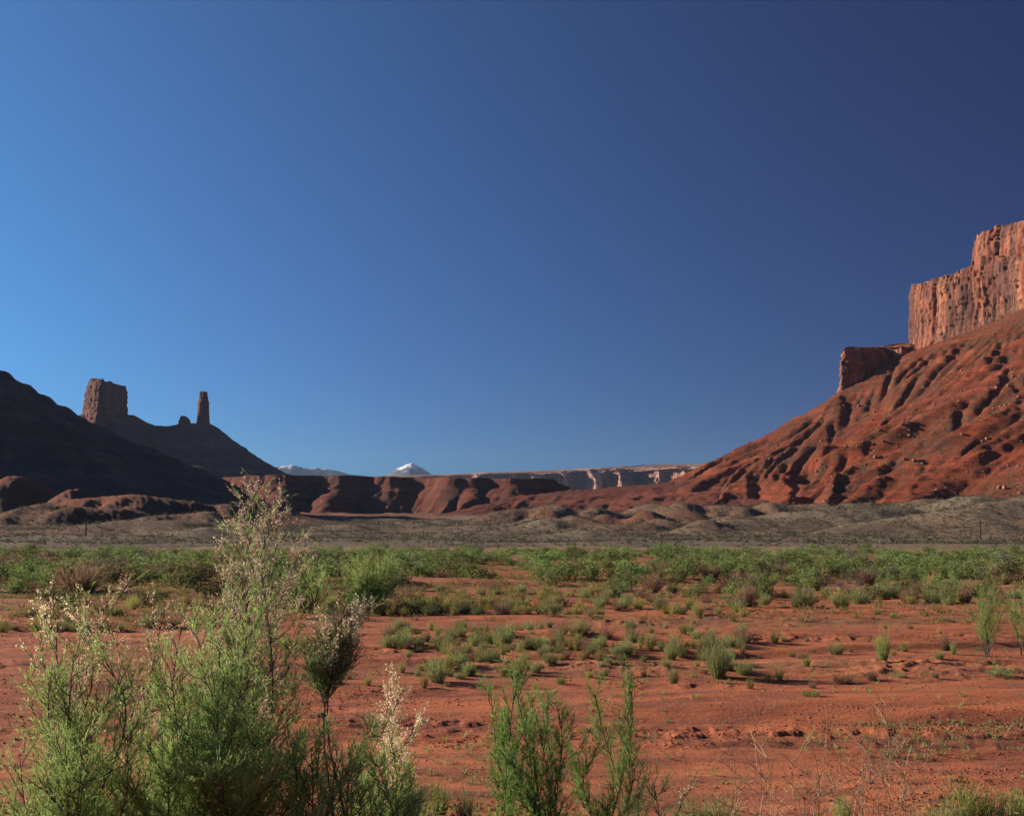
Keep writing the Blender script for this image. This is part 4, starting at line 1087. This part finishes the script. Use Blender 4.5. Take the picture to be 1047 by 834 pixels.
tam('low dull tamarisk shoots near the bottom centre', root_at(665, 8.2), [
    T(652, 786, 8.2, 0), T(668, 800, 8.2, .0), T(685, 806, 8.4, 0), T(700, 812, 8.4, .3)],
    R_(1009), branches=14, twigs=9, dense=7, blen=.22, bare=.3, leaf_mat=L_TAMD)
# mid-distance tamarisks
def mid_tam(label, u, v, tips, r, **kw):
    x, y = at_ground(u, v); s = y
    return tam(label, (x, y, float(G(x, y))), [T(a, b, y + dy, 0) for a, b, dy in tips], r, **kw)
big = dict(wood=.02, bl=.11, tw=.32, dense=6, twigs=9, spread=.65, leaf_mat=L_TAM)
def fat(e, k):                      # leaf blades of the far bushes are wider
    return e
mid_tam('tall tamarisk with bare pale stems at the right edge of the flat', 1012, 671, [(1008, 592, 0), (1000, 610, .3), (1020, 600, -.3), (1014, 615, .5), (1026, 622, -.6), (1003, 628, 0), (1018, 630, .4)], R_(1010), branches=8, blen=.55, bare=.12, **big)
mid_tam('second tall tamarisk cut by the right picture edge', 1046, 670, [(1042, 610, 0), (1050, 604, .3), (1038, 630, -.4), (1054, 625, 0)], R_(1011), branches=9, blen=.55, bare=.25, **big)
mid_tam('large feathery tamarisk between the flower plumes and the open sand', 374, 622, [(354, 586, 0), (365, 578, .8), (378, 576, -.8), (392, 580, .4), (400, 588, -.4), (348, 600, 0), (386, 590, 1), (370, 595, -1), (402, 602, 0)], R_(1012), branches=8, blen=.85, bare=.10, wood=.05, bl=.20, tw=.5, dense=8, twigs=10, spread=.7)
mid_tam('loose tamarisk left of the large feathery one', 318, 626, [(306, 590, 0), (318, 584, .8), (330, 592, -.8), (298, 604, 0), (336, 602, .4)], R_(1013), branches=7, blen=.8, bare=.12, wood=.05, bl=.20, tw=.5, dense=6, twigs=9, spread=.7)

# foreground brush, lower right
for k, (u, Y, h, w, K, lab) in enumerate([
    (985, 14.9, .80, .62, K_BRT, 'bright green brushy clump cut by the bottom edge on the right'),
    (1015, 14.8, .66, .55, K_SAGE, 'duller brushy clump right of the bright one at the bottom edge'),
    (1042, 14.9, .70, .5, K_BRT, 'green brushy clump in the bottom right corner'),
    (962, 14.7, .60, .45, K_SAGE, 'low grey-green clump left of the bright one at the bottom edge'),
    (735, 15.2, .52, .5, K_SAGE, 'pale low clump at the bottom edge right of the centre'),
    (706, 15.3, .46, .4, K_SAGE, 'smaller pale clump beside the dull tamarisk shoots'),
    (858, 15.2, .52, .28, K_BRT, 'thin green sprig among the straw stalks'),
    (450, 15.4, .50, .30, K_BRT, 'fresh green sprig between sapling and middle tamarisk'),
    (475, 15.4, .42, .24, K_SAGE, 'small grey sprig just left of the middle tamarisk'),
    (420, 15.0, .56, .4, K_SAGE, 'grey sprig at the bottom edge beside the small flowering tamarisk')]):
    x = P(u, 700, Y)[0]; K.place(x, Y, h, w, lab)
# straw weeds
def weed(label, u, Y, vt, r, group=None):
    x = P(u, 700, Y)[0]; zb = float(G(x, Y)); zt = P(u, vt, Y)[2]; H = zt - zb
    V = []; parts = []
    st = curve((0, 0, -.03), (r.normal() * .12 * H, r.normal() * .1, H), r, .10, 9)
    parts.append(tube(st, np.linspace(.0065, .0025, 9), 3))
    for j in range(int(r.integers(7, 12))):
        i = int(r.integers(2, 8)); p = st[i]; d = unit(r.normal(size=3) * np.array([.8, .8, .2]) + np.array([0, 0, .75])); L = H * r.uniform(.12, .38) * (1.2 - i / 10)
        q = curve(p, p + d * L, r, .12, 5); parts.append(tube(q, np.linspace(.004, .0018, 5), 3))
        for m in range(3):
            ii = int(r.integers(1, 5)); d2 = unit(d + r.normal(size=3) * .6); parts.append(tube(curve(q[ii], q[ii] + d2 * L * .35, r, .1, 4), np.linspace(.003, .0015, 4), 3))
    v, f = join(parts)
    o = mesh_obj('dry_weed', v, f, L_STRAW, attrs={'tint': r.uniform(.2, .9, len(v))}); o.location = (x, Y, zb)
    tag(o, label, 'dry weed', group)
rw = R_(2001)
for u, Y, vt in [(768, 11.5, 760), (785, 12.0, 726), (805, 11.4, 705), (838, 11.8, 716), (822, 11.2, 770), (850, 11.3, 757), (872, 11.6, 738), (891, 11.9, 700), (880, 11.2, 775), (905, 11.5, 748), (912, 11.1, 765), (940, 11.7, 762), (860, 11.0, 790), (780, 11.0, 790), (750, 11.4, 785), (925, 11.2, 790), (815, 11.0, 795), (895, 11.0, 800), (935, 11.9, 720), (845, 11.6, 735), (865, 11.2, 752), (878, 11.7, 722), (900, 11.3, 735), (918, 11.6, 745), (932, 11.2, 765), (955, 11.5, 770), (800, 11.3, 750), (828, 11.5, 742), (760, 11.3, 775), (852, 11.1, 775), (888, 11.2, 760), (908, 11.0, 785), (948, 11.3, 790)]:
    weed('thin branching straw weed among the dry stalks at bottom right', u + rw.normal() * 2, Y, vt, rw, 'straw weeds at bottom right')
for u, Y, vt in [(708, 11.3, 758), (480, 11.4, 790), (300, 11.2, 760), (690, 11.2, 795), (590, 11.6, 790)]:
    weed('thin branching straw weed standing between the foreground tamarisks', u, Y, vt, rw, 'straw weeds between the foreground tamarisks')
